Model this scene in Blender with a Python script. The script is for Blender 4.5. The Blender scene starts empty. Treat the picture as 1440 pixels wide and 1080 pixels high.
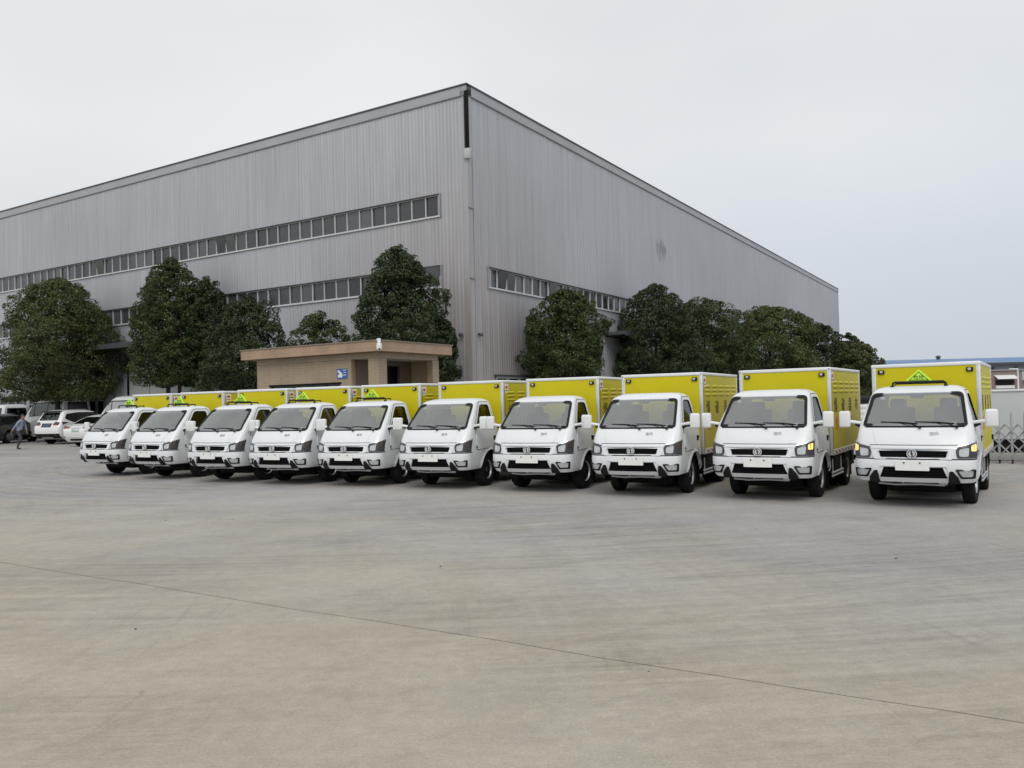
import bpy, bmesh, math, random
import numpy as np
from mathutils import Vector, Matrix, Euler
R = math.radians
S = bpy.context.scene
COL = S.collection
random.seed(7); rng = np.random.default_rng(7)

# ------------------------------------------------------------------ camera
F, PITCH, ROLL, EYE = 1152.76, 0.0219, 0.0245, 1.8083
cd = bpy.data.cameras.new('camera'); cam = bpy.data.objects.new('camera', cd); COL.objects.link(cam)
cd.sensor_width = 36; cd.sensor_fit = 'HORIZONTAL'; cd.lens = F / 1440 * 36; cd.clip_start = .05; cd.clip_end = 3000
U = Vector((1, 0, 0)); V = Vector((0, -math.sin(PITCH), math.cos(PITCH))); W = Vector((0, math.cos(PITCH), math.sin(PITCH)))
cr, sr = math.cos(ROLL), math.sin(ROLL)
right = U * cr - V * sr; up = U * sr + V * cr
M4 = Matrix((right, up, -W)).transposed().to_4x4(); M4.translation = (0, 0, EYE)
cam.matrix_world = M4
S.camera = cam

# ------------------------------------------------------------------ sky and sun (overcast)
SUN_EL, SUN_AZ = R(46), R(180)          # azimuth from +Y clockwise: behind the camera, a little to the left
wd = bpy.data.worlds.new('World'); S.world = wd; wd.use_nodes = True
nt = wd.node_tree; nt.nodes.clear()
def wn(t, **k):
    n = nt.nodes.new(t)
    for a, b in k.items(): setattr(n, a, b)
    return n
sky = wn('ShaderNodeTexSky', sky_type='NISHITA', sun_disc=False, sun_elevation=SUN_EL, sun_rotation=SUN_AZ, dust_density=4.0, ozone_density=1.0, air_density=1.0)
tc = wn('ShaderNodeTexCoord')
mp = wn('ShaderNodeMapping'); mp.inputs['Scale'].default_value = (1.0, 1.0, 2.2)
nz = wn('ShaderNodeTexNoise'); nz.inputs['Scale'].default_value = 1.7; nz.inputs['Detail'].default_value = 5; nz.inputs['Roughness'].default_value = .45
cl = wn('ShaderNodeValToRGB')
cl.color_ramp.elements[0].position = .3; cl.color_ramp.elements[0].color = (6.9, 7.2, 7.55, 1)
cl.color_ramp.elements[1].position = .72; cl.color_ramp.elements[1].color = (8.3, 8.5, 8.6, 1)
# the cloud deck thins to a greyer blue towards the horizon and is brightest towards upper left
sx = wn('ShaderNodeSeparateXYZ')
hr = wn('ShaderNodeMapRange'); hr.inputs['From Min'].default_value = 0.0; hr.inputs['From Max'].default_value = .34; hr.interpolation_type = 'SMOOTHSTEP'
hm = wn('ShaderNodeMix', data_type='RGBA'); hm.inputs['A'].default_value = (6.0, 6.45, 7.1, 1)
xr = wn('ShaderNodeMapRange'); xr.inputs['From Min'].default_value = -.75; xr.inputs['From Max'].default_value = .75
xm = wn('ShaderNodeMix', data_type='RGBA'); xm.blend_type = 'MULTIPLY'; xm.inputs['Factor'].default_value = 1
xc = wn('ShaderNodeMix', data_type='RGBA'); xc.inputs['A'].default_value = (1.06, 1.05, 1.02, 1); xc.inputs['B'].default_value = (.92, .93, .945, 1)
mx = wn('ShaderNodeMix', data_type='RGBA'); mx.inputs['Factor'].default_value = .9
bg = wn('ShaderNodeBackground'); bg.inputs['Strength'].default_value = .108
wo = wn('ShaderNodeOutputWorld')
L = nt.links.new
L(tc.outputs['Generated'], mp.inputs['Vector']); L(mp.outputs[0], nz.inputs['Vector']); L(nz.outputs['Fac'], cl.inputs['Fac'])
L(tc.outputs['Generated'], sx.inputs[0]); L(sx.outputs['Z'], hr.inputs['Value']); L(hr.outputs['Result'], hm.inputs['Factor'])
L(cl.outputs['Color'], hm.inputs['B']); L(sx.outputs['X'], xr.inputs['Value']); L(xr.outputs['Result'], xc.inputs['Factor'])
L(hm.outputs['Result'], xm.inputs['A']); L(xc.outputs['Result'], xm.inputs['B'])
L(sky.outputs[0], mx.inputs['A']); L(xm.outputs['Result'], mx.inputs['B'])
L(mx.outputs['Result'], bg.inputs['Color']); L(bg.outputs[0], wo.inputs['Surface'])
sl = bpy.data.lights.new('sun', 'SUN'); sl.energy = 1.3; sl.angle = R(34); sl.color = (1, .97, .92)
so = bpy.data.objects.new('sun', sl); COL.objects.link(so)
sdir = Vector((math.sin(SUN_AZ) * math.cos(SUN_EL), math.cos(SUN_AZ) * math.cos(SUN_EL), math.sin(SUN_EL)))
so.rotation_euler = sdir.to_track_quat('Z', 'Y').to_euler(); so.location = (0, -10, 40)
S.view_settings.view_transform = 'Standard'; S.view_settings.look = 'None'
S.view_settings.exposure = 0.0; S.view_settings.gamma = 1; S.view_settings.use_curve_mapping = False

# ------------------------------------------------------------------ materials
MATS = {}
def mat(name, col, rough=.5, metal=0, spec=.5, noise=0, nscale=8, bump=0, bscale=40, coat=0, emit=0, rnd=0, detail=4, stretch=None):
    if name in MATS: return MATS[name]
    m = bpy.data.materials.new(name); m.use_nodes = True; t = m.node_tree; b = t.nodes['Principled BSDF']
    b.inputs['Base Color'].default_value = (*col, 1); b.inputs['Roughness'].default_value = rough; b.inputs['Metallic'].default_value = metal
    b.inputs['Specular IOR Level'].default_value = spec; b.inputs['Coat Weight'].default_value = coat; b.inputs['Coat Roughness'].default_value = .08
    if emit: b.inputs['Emission Color'].default_value = (*col, 1); b.inputs['Emission Strength'].default_value = emit
    if noise or bump or rnd:
        c = t.nodes.new('ShaderNodeTexCoord'); src = c.outputs['Object']
        if stretch:
            mpn = t.nodes.new('ShaderNodeMapping'); mpn.inputs['Scale'].default_value = stretch
            t.links.new(src, mpn.inputs['Vector']); src = mpn.outputs[0]
    if noise or rnd:
        n = t.nodes.new('ShaderNodeTexNoise'); n.inputs['Scale'].default_value = nscale; n.inputs['Detail'].default_value = detail
        t.links.new(src, n.inputs['Vector'])
        mr = t.nodes.new('ShaderNodeMapRange'); mr.inputs['From Min'].default_value = .25; mr.inputs['From Max'].default_value = .75
        mr.inputs['To Min'].default_value = 1 - noise; mr.inputs['To Max'].default_value = 1 + noise
        t.links.new(n.outputs['Fac'], mr.inputs['Value']); fac = mr.outputs[0]
        if rnd:
            oi = t.nodes.new('ShaderNodeObjectInfo'); m2 = t.nodes.new('ShaderNodeMapRange')
            m2.inputs['To Min'].default_value = 1 - rnd; m2.inputs['To Max'].default_value = 1 + rnd
            t.links.new(oi.outputs['Random'], m2.inputs['Value'])
            mu = t.nodes.new('ShaderNodeMath'); mu.operation = 'MULTIPLY'; t.links.new(fac, mu.inputs[0]); t.links.new(m2.outputs[0], mu.inputs[1]); fac = mu.outputs[0]
        vm = t.nodes.new('ShaderNodeVectorMath'); vm.operation = 'SCALE'; vm.inputs[0].default_value = col
        t.links.new(fac, vm.inputs['Scale']); t.links.new(vm.outputs[0], b.inputs['Base Color'])
    if bump:
        n2 = t.nodes.new('ShaderNodeTexNoise'); n2.inputs['Scale'].default_value = bscale; n2.inputs['Detail'].default_value = 3
        t.links.new(src, n2.inputs['Vector'])
        bp = t.nodes.new('ShaderNodeBump'); bp.inputs['Strength'].default_value = bump; bp.inputs['Distance'].default_value = .01
        t.links.new(n2.outputs['Fac'], bp.inputs['Height']); t.links.new(bp.outputs[0], b.inputs['Normal'])
    MATS[name] = m; return m
def glass(name, tint, refl=.12, rough=.02, dust_sheen=0, dust_sheen_col=(.5, .5, .5)):
    m = bpy.data.materials.new(name); m.use_nodes = True; t = m.node_tree; t.nodes.clear()
    o = t.nodes.new('ShaderNodeOutputMaterial'); tr = t.nodes.new('ShaderNodeBsdfTransparent'); tr.inputs[0].default_value = (*tint, 1)
    g = t.nodes.new('ShaderNodeBsdfGlossy'); g.inputs['Roughness'].default_value = rough
    fr = t.nodes.new('ShaderNodeFresnel'); fr.inputs['IOR'].default_value = 1.5
    ma = t.nodes.new('ShaderNodeMath'); ma.operation = 'ADD'; ma.inputs[1].default_value = refl; ma.use_clamp = True
    t.links.new(fr.outputs[0], ma.inputs[0])
    mix = t.nodes.new('ShaderNodeMixShader'); t.links.new(ma.outputs[0], mix.inputs[0]); t.links.new(tr.outputs[0], mix.inputs[1]); t.links.new(g.outputs[0], mix.inputs[2])
    last = mix.outputs[0]
    if dust_sheen:
        d = t.nodes.new('ShaderNodeBsdfDiffuse'); d.inputs[0].default_value = (*dust_sheen_col, 1)  # dust film, brightened to paint reflected sky into the glass
        c = t.nodes.new('ShaderNodeTexCoord'); n = t.nodes.new('ShaderNodeTexNoise'); n.inputs['Scale'].default_value = 1.6; n.inputs['Detail'].default_value = 2
        t.links.new(c.outputs['Object'], n.inputs['Vector'])
        mr = t.nodes.new('ShaderNodeMapRange'); mr.inputs['From Min'].default_value = .3; mr.inputs['From Max'].default_value = .7
        mr.inputs['To Min'].default_value = dust_sheen * .5; mr.inputs['To Max'].default_value = dust_sheen * 1.4; t.links.new(n.outputs['Fac'], mr.inputs['Value'])
        m3 = t.nodes.new('ShaderNodeMixShader'); t.links.new(mr.outputs[0], m3.inputs[0]); t.links.new(last, m3.inputs[1]); t.links.new(d.outputs[0], m3.inputs[2]); last = m3.outputs[0]
    t.links.new(last, o.inputs[0]); MATS[name] = m; return m

white = mat('white_paint', (.725, .74, .76), .34, noise=.035, nscale=3, coat=.15, rnd=.02)
offwhite = mat('white_plastic', (.74, .75, .75), .45, noise=.03, nscale=5)
yellow = mat('yellow_paint', (.575, .505, .006), .42, spec=.3, noise=.06, nscale=1.6)
alu = mat('aluminium', (.60, .62, .65), .42, .55, noise=.10, nscale=6)
chrome = mat('chrome', (.72, .73, .75), .14, 1.0)
silver = mat('wheel_silver', (.46, .47, .49), .35, .7, noise=.12, nscale=12)
black = mat('black_plastic', (.010, .010, .011), .6, spec=.25, noise=.2, nscale=14)
rubber = mat('tyre_rubber', (.011, .011, .0115), .85, spec=.2, noise=.25, nscale=10, bump=.2, bscale=60)
chassis = mat('chassis_black', (.006, .006, .007), .75, spec=.2, noise=.25, nscale=8)
seatgrey = mat('seat_fabric', (.055, .056, .06), .9, noise=.15, nscale=20)
dash = mat('dashboard', (.09, .092, .1), .6, noise=.1, nscale=9)
liner = mat('headliner', (.42, .42, .41), .9, noise=.05, nscale=8)
paper = mat('paper_white', (.78, .78, .76), .8, noise=.04, nscale=12)
amber_off = mat('amber_lens', (.06, .035, .02), .15, noise=.05, nscale=30)
amber_on = mat('amber_lit', (1.0, .62, .17), .3, emit=1.15)
lens = mat('lamp_lens', (.52, .54, .56), .15, .4, noise=.25, nscale=30)
lampdark = mat('lamp_housing', (.03, .032, .036), .2, noise=.2, nscale=25, coat=.6)
redp = mat('red_print', (.55, .035, .03), .5, noise=.05, nscale=20)
inkblack = mat('black_print', (.015, .015, .015), .6, noise=.1, nscale=20)
signgreen = mat('sign_yellow_green', (.47, .80, .03), .4, noise=.03, nscale=10)
glass_w = glass('windscreen_glass', (.74, .78, .78), .25, .03, dust_sheen=.11, dust_sheen_col=(.58, .60, .58))
glass_s = glass('side_glass', (.17, .18, .185), .03, .02)
glass_c = glass('clear_glass', (.85, .88, .87), .03, .02)
glass_dark = glass('dark_glass', (.06, .07, .075), .05, .03)
glass_green = glass('green_glass', (.10, .26, .14), .05, .03)

# ------------------------------------------------------------------ mesh helpers
def finish(me, m, angle=35):
    if m: me.materials.append(m)
    me.polygons.foreach_set('use_smooth', [True] * len(me.polygons)); me.set_sharp_from_angle(angle=R(angle)); return me
def link(name, me, parent=None):
    o = bpy.data.objects.new(name, me); COL.objects.link(o)
    if parent: o.parent = parent
    return o
class MB:
    def __init__(s): s.v = []; s.f = []
    def add(s, v, f):
        n = len(s.v); s.v += [tuple(p) for p in v]; s.f += [tuple(i + n for i in q) for q in f]; return s
    def box(s, c, d, rz=0, rx=0, ry=0):
        x, y, z = (q / 2 for q in d); m = Euler((rx, ry, rz)).to_matrix(); c = Vector(c)
        s.add([c + m @ Vector(p) for p in ((-x, -y, -z), (x, -y, -z), (x, y, -z), (-x, y, -z), (-x, -y, z), (x, -y, z), (x, y, z), (-x, y, z))],
              [(0, 3, 2, 1), (4, 5, 6, 7), (0, 1, 5, 4), (1, 2, 6, 5), (2, 3, 7, 6), (3, 0, 4, 7)]); return s
    def rbox(s, c, d, b=.02, seg=2, rz=0, rx=0, ry=0):
        bm = bmesh.new(); bmesh.ops.create_cube(bm, size=1)
        for v in bm.verts: v.co = Vector((v.co.x * d[0], v.co.y * d[1], v.co.z * d[2]))
        bmesh.ops.bevel(bm, geom=bm.edges[:], offset=b, segments=seg, affect='EDGES', profile=.5)
        m = Euler((rx, ry, rz)).to_matrix(); bm.verts.index_update()
        s.add([m @ v.co + Vector(c) for v in bm.verts], [[v.index for v in f.verts] for f in bm.faces]); bm.free(); return s
    def tube(s, path, r, n=8, cap=True):
        path = [Vector(p) for p in path]; k = len(path); rr = r if isinstance(r, (list, tuple)) else [r] * k
        vs = []; fs = []; ref = None
        for i, p in enumerate(path):
            t = (path[min(i + 1, k - 1)] - path[max(i - 1, 0)]).normalized()
            if ref is None: ref = t.orthogonal().normalized()
            ref = (ref - t * ref.dot(t)).normalized(); b = t.cross(ref)
            for j in range(n):
                a = 2 * math.pi * j / n; vs.append(p + (ref * math.cos(a) + b * math.sin(a)) * rr[i])
        for i in range(k - 1):
            for j in range(n): fs.append((i * n + j, i * n + (j + 1) % n, (i + 1) * n + (j + 1) % n, (i + 1) * n + j))
        if cap: fs += [tuple(range(n))[::-1], tuple((k - 1) * n + j for j in range(n))]
        return s.add(vs, fs)
    def lathe(s, prof, c, axis='x', n=24, sgn=1):       # prof: (radius, along)
        vs = []; fs = []; c = Vector(c); k = len(prof)
        for r, h in prof:
            for j in range(n):
                a = 2 * math.pi * j / n; q = (r * math.cos(a), r * math.sin(a)); h2 = h * sgn
                vs.append(c + Vector((h2, q[0], q[1]) if axis == 'x' else (q[0], h2, q[1]) if axis == 'y' else (q[0], q[1], h2)))
        for i in range(k - 1):
            for j in range(n): fs.append((i * n + j, i * n + (j + 1) % n, (i + 1) * n + (j + 1) % n, (i + 1) * n + j))
        fs += [tuple(range(n)), tuple((k - 1) * n + j for j in range(n))]
        return s.add(vs, fs)
    def prism(s, poly, fn, d0, d1):                      # poly in (u,v); fn(u,v,d)->xyz
        n = len(poly); vs = [fn(u, v, d0) for u, v in poly] + [fn(u, v, d1) for u, v in poly]
        return s.add(vs, [tuple(range(n)), tuple(range(n, 2 * n))[::-1]] + [(i, (i + 1) % n, n + (i + 1) % n, n + i) for i in range(n)])
    def ring(s, outer, inner, fn, off, th):
        n = len(outer); vs = [fn(*p, off) for p in outer] + [fn(*p, off) for p in inner] + [fn(*p, off - th) for p in outer] + [fn(*p, off - th) for p in inner]; fs = []
        for i in range(n):
            j = (i + 1) % n
            fs += [(i, j, n + j, n + i), (2 * n + i, 2 * n + j, j, i), (n + i, n + j, 3 * n + j, 3 * n + i)]
        return s.add(vs, fs)
    def patch(s, poly, fn, off=.006, th=.012, grid=.08):
        bm = bmesh.new(); f = bm.faces.new([bm.verts.new((u, v, 0)) for u, v in poly])
        us = [p[0] for p in poly]; vs_ = [p[1] for p in poly]
        for ax, lo, hi in ((0, min(us), max(us)), (1, min(vs_), max(vs_))):
            k = max(1, int((hi - lo) / grid))
            for i in range(1, k):
                co = [0, 0, 0]; no = [0, 0, 0]; co[ax] = lo + (hi - lo) * i / k; no[ax] = 1
                bmesh.ops.bisect_plane(bm, geom=bm.verts[:] + bm.edges[:] + bm.faces[:], plane_co=co, plane_no=no, dist=1e-5)
        bm.verts.index_update(); n = len(bm.verts)
        vs = [fn(v.co.x, v.co.y, off) for v in bm.verts] + [fn(v.co.x, v.co.y, off - th) for v in bm.verts]
        fs = [[v.index for v in q.verts] for q in bm.faces]
        fs += [(e.verts[0].index, e.verts[1].index, n + e.verts[1].index, n + e.verts[0].index) for e in bm.edges if len(e.link_faces) == 1]
        bm.free(); return s.add(vs, fs)
    def mesh(s, name, m, angle=35, recalc=True):
        me = bpy.data.meshes.new(name); me.from_pydata(s.v, [], s.f)
        if recalc:
            bm = bmesh.new(); bm.from_mesh(me); bmesh.ops.recalc_face_normals(bm, faces=bm.faces[:]); bm.to_mesh(me); bm.free()
        return finish(me, m, angle)
    def build(s, name, m, parent=None, angle=35, recalc=True): return link(name, s.mesh(name, m, angle, recalc), parent)

def rpoly(pts, r=.03, n=4):                              # round the corners of a polygon
    out = []; k = len(pts)
    for i, p in enumerate(pts):
        p = Vector((p[0], p[1])); a = Vector(pts[i - 1][:2]) - p; b = Vector(pts[(i + 1) % k][:2]) - p
        q = min(r if not isinstance(r, (list, tuple)) else r[i], a.length * .45, b.length * .45); A = p + a.normalized() * q; B = p + b.normalized() * q
        for j in range(n + 1):
            t = j / n; out.append(tuple(A * (1 - t) ** 2 + p * 2 * t * (1 - t) + B * t * t))
    return out
def inset(poly, d):                                      # crude inward offset towards the centroid along edge normals
    k = len(poly); area = sum(poly[i - 1][0] * poly[i][1] - poly[i][0] * poly[i - 1][1] for i in range(k)); sg = 1 if area > 0 else -1; out = []
    for i in range(k):
        a = Vector(poly[i - 1]); p = Vector(poly[i]); b = Vector(poly[(i + 1) % k])
        n = Vector((0, 0))
        for e in (p - a, b - p):
            if e.length > 1e-6: e = e.normalized(); n += Vector((-e.y, e.x)) * sg
        out.append(tuple(p + n.normalized() * d))
    return out
def tag(o, label=None, cat=None, group=None, kind=None):
    for k, v in (('label', label), ('category', cat), ('group', group), ('kind', kind)):
        if v: o[k] = v
    return o
def empty(name, loc=(0, 0, 0), rz=0):
    o = bpy.data.objects.new(name, None); COL.objects.link(o); o.location = loc; o.rotation_euler = (0, 0, rz); o.empty_display_size = .2; return o
def copy_tree(o, parent=None):
    c = o.copy(); COL.objects.link(c)
    if parent: c.parent = parent
    for ch in list(o.children): copy_tree(ch, c)
    return c
_ft = {}
def text_mesh(body, size, m, extrude=.002):
    cu = bpy.data.curves.new('lettering', 'FONT'); cu.body = body; cu.size = size; cu.extrude = extrude; cu.align_x = 'CENTER'; cu.align_y = 'CENTER'; cu.resolution_u = 3
    o = bpy.data.objects.new('lettering', cu); COL.objects.link(o)
    me = bpy.data.meshes.new_from_object(o.evaluated_get(bpy.context.evaluated_depsgraph_get()))
    bpy.data.objects.remove(o); me.materials.clear(); me.materials.append(m); return me
def text(name, body, size, m, loc, rot, parent=None, extrude=.002, scale=(1, 1, 1)):
    me = text_mesh(body, size, m, extrude)
    me.transform(Matrix.Translation(loc) @ Euler(rot).to_matrix().to_4x4() @ Matrix.Diagonal((*scale, 1)))
    return link(name, me, parent)
def cut(o, cutters):
    for c in cutters:
        md = o.modifiers.new('b', 'BOOLEAN'); md.operation = 'DIFFERENCE'; md.object = c; md.solver = 'EXACT'
    me = bpy.data.meshes.new_from_object(o.evaluated_get(bpy.context.evaluated_depsgraph_get()))
    o.modifiers.clear(); old = o.data; o.data = me
    for c in cutters: bpy.data.objects.remove(c)
    me.polygons.foreach_set('use_smooth', [True] * len(me.polygons)); me.set_sharp_from_angle(angle=R(32))
    return o

def mono(xs, ys):                                        # monotone cubic interpolation
    xs = np.array(xs, float); ys = np.array(ys, float); h = np.diff(xs); d = np.diff(ys) / h; m = np.zeros_like(ys)
    m[1:-1] = np.where(d[:-1] * d[1:] > 0, 2 * d[:-1] * d[1:] / np.where(np.abs(d[:-1] + d[1:]) < 1e-9, 1, d[:-1] + d[1:]), 0); m[0] = d[0]; m[-1] = d[-1]
    def f(x):
        x = min(max(x, xs[0]), xs[-1]); i = min(int(np.searchsorted(xs, x, side='right')) - 1, len(h) - 1); t = (x - xs[i]) / h[i]
        return float((2 * t**3 - 3 * t**2 + 1) * ys[i] + (t**3 - 2 * t**2 + t) * h[i] * m[i] + (-2 * t**3 + 3 * t**2) * ys[i + 1] + (t**3 - t**2) * h[i] * m[i + 1])
    return f
class Shell:
    """body of stacked rounded plan outlines; table rows: z, y_front, y_rear, half_width, bow, front radius, rear radius"""
    def __init__(s, rows, linear=False):
        s.rows = rows; z = [r[0] for r in rows]
        s.fn = [(lambda x, z=z, c=c: float(np.interp(x, z, c))) if linear else mono(z, c) for c in ([r[k] for r in rows] for k in range(1, 7))]
    def par(s, z, d=0):
        yf, yr, w, bow, rc, rr = (f(z) for f in s.fn)
        w -= d; yf += d; yr -= d; rc = max(rc - d, .02); rr = max(rr - d, .015); L1 = w - rc
        for _ in range(4): a0 = math.atan2(2 * bow, L1); L1 = w - rc + rc * math.sin(a0)
        return yf, yr, w, bow, rc, rr, L1, a0
    def front(s, t, z, off=0, d=0):                      # t: arc length from the front centre, + to image right
        yf, yr, w, bow, rc, rr, L1, a0 = s.par(z, d); sg = 1 if t >= 0 else -1; t = abs(t)
        if t <= L1: x, y = t, yf + bow * (t / L1) ** 2; a = math.atan2(2 * bow * t / L1, L1)
        else:
            yb = yf + bow; a = a0 + (t - L1) / rc; cx, cy = L1 - rc * math.sin(a0), yb + rc * math.cos(a0)
            if a <= math.pi / 2: x, y = cx + rc * math.sin(a), cy - rc * math.cos(a)
            else: x, y = cx + rc, cy + (a - math.pi / 2) * rc; a = math.pi / 2
        return Vector((sg * (x + off * math.sin(a)), y - off * math.cos(a), z))
    def side(s, sg): return lambda y, z, off: Vector((sg * (s.par(z)[2] + off), y, z))
    def frontfn(s): return lambda t, z, off: s.front(t, z, off)
    def rear(s, x, z, off=0, d=0):
        yf, yr, w, bow, rc, rr, L1, a0 = s.par(z, d); c = w - rr; y = yr
        if abs(x) > c: q = min(1, (abs(x) - c) / rr); y = yr - rr * (1 - math.sqrt(max(0, 1 - q * q)))
        return Vector((x, y + off, z))
    def loop(s, z, d=0):
        yf, yr, w, bow, rc, rr, L1, a0 = s.par(z, d); e = L1 + (math.pi / 2 - a0) * rc; half = []
        ts = [L1 * i / 6 for i in range(7)] + [L1 + (e - L1) * i / 6 for i in range(1, 7)]
        half += [s.front(t, z, 0, d) for t in ts]; y0 = half[-1].y
        for i in range(1, 9): half.append(Vector((w, y0 + (yr - rr - y0) * i / 8, z)))
        for i in range(1, 5): a = math.pi / 2 * i / 4; half.append(Vector((w - rr + rr * math.cos(a), yr - rr + rr * math.sin(a), z)))
        half.append(Vector(((w - rr) * .5, yr, z)))
        return half[::-1] + [Vector((0, yr, z))][:0] + [Vector((-p.x, p.y, p.z)) for p in half[1:]]
    def body(s, zs, d=0):
        mb = MB(); lp = [s.loop(z, d) for z in zs]; n = len(lp[0])
        vs = [p for l in lp for p in l]
        fs = [(i * n + j, i * n + (j + 1) % n, (i + 1) * n + (j + 1) % n, (i + 1) * n + j) for i in range(len(zs) - 1) for j in range(n)]
        fs += [tuple(range(n)), tuple((len(zs) - 1) * n + j for j in range(n))]
        return mb.add(vs, fs)
def lin(a, b, n): return [a + (b - a) * i / (n - 1) for i in range(n)]
def cutter(mb): return mb.build('cutter', None)
def wheel(parent, x, y, r, w, sg, rim_r, rim_mat, n=28, tname='wheel', style='steel'):
    prof = [(rim_r, -w / 2), (r * .93, -w / 2), (r * .985, -w * .42), (r, -w * .34), (r, w * .34), (r * .985, w * .42), (r * .93, w / 2), (rim_r, w / 2), (rim_r * .98, w * .3)]
    t = MB().lathe(prof, (x, y, r), 'x', n, sg).build(tname, rubber, parent)
    if n >= 28:                                          # tread grooves
        pass
    q = MB()
    if style == 'steel':
        q.lathe([(.02, w * .30), (rim_r * .30, w * .30), (rim_r * .34, w * .22), (rim_r * .52, w * .20), (rim_r * .72, w * .02), (rim_r * .86, w * .06), (rim_r * .93, w * .40), (rim_r * .99, w * .47), (rim_r * 1.02, w * .44), (rim_r * 1.0, w * .2)], (x, y, r), 'x', n, sg)
        for k in range(6):
            a = k * math.pi / 3; q.lathe([(.011, w * .18), (.011, w * .27), (.006, w * .28)], (x, y + rim_r * .43 * math.cos(a), r + rim_r * .43 * math.sin(a)), 'x', 8, sg)
        q.build('rim', rim_mat, t)
        h = MB()
        for k in range(8):
            a = (k + .5) * math.pi / 4; yy, zz = y + rim_r * .73 * math.cos(a), r + rim_r * .73 * math.sin(a)
            h.lathe([(.001, w * .05), (.019, w * .06), (.001, w * .085)], (x, yy, zz), 'x', 8, sg)
        h.build('rim_hole', chassis, t)
    else:
        q.lathe([(rim_r * .9, w * .1), (rim_r * .93, w * .40), (rim_r, w * .48), (rim_r * 1.02, w * .44), (rim_r, w * .1)], (x, y, r), 'x', n, sg)
        q.lathe([(.02, w * .40), (rim_r * .2, w * .40), (rim_r * .24, w * .3), (rim_r * .24, w * .1)], (x, y, r), 'x', 14, sg)
        for k in range(5):
            a = k * 2 * math.pi / 5 + .3
            q.box((x + sg * w * .34, y + rim_r * .55 * math.cos(a), r + rim_r * .55 * math.sin(a)), (w * .1, rim_r * .8, rim_r * .2), rx=a)
        q.build('rim', rim_mat, t)
        MB().lathe([(.01, w * .12), (rim_r * .92, w * .12), (rim_r * .92, w * .05)], (x, y, r), 'x', n, sg).build('brake', chassis, t)
    return t

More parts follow.
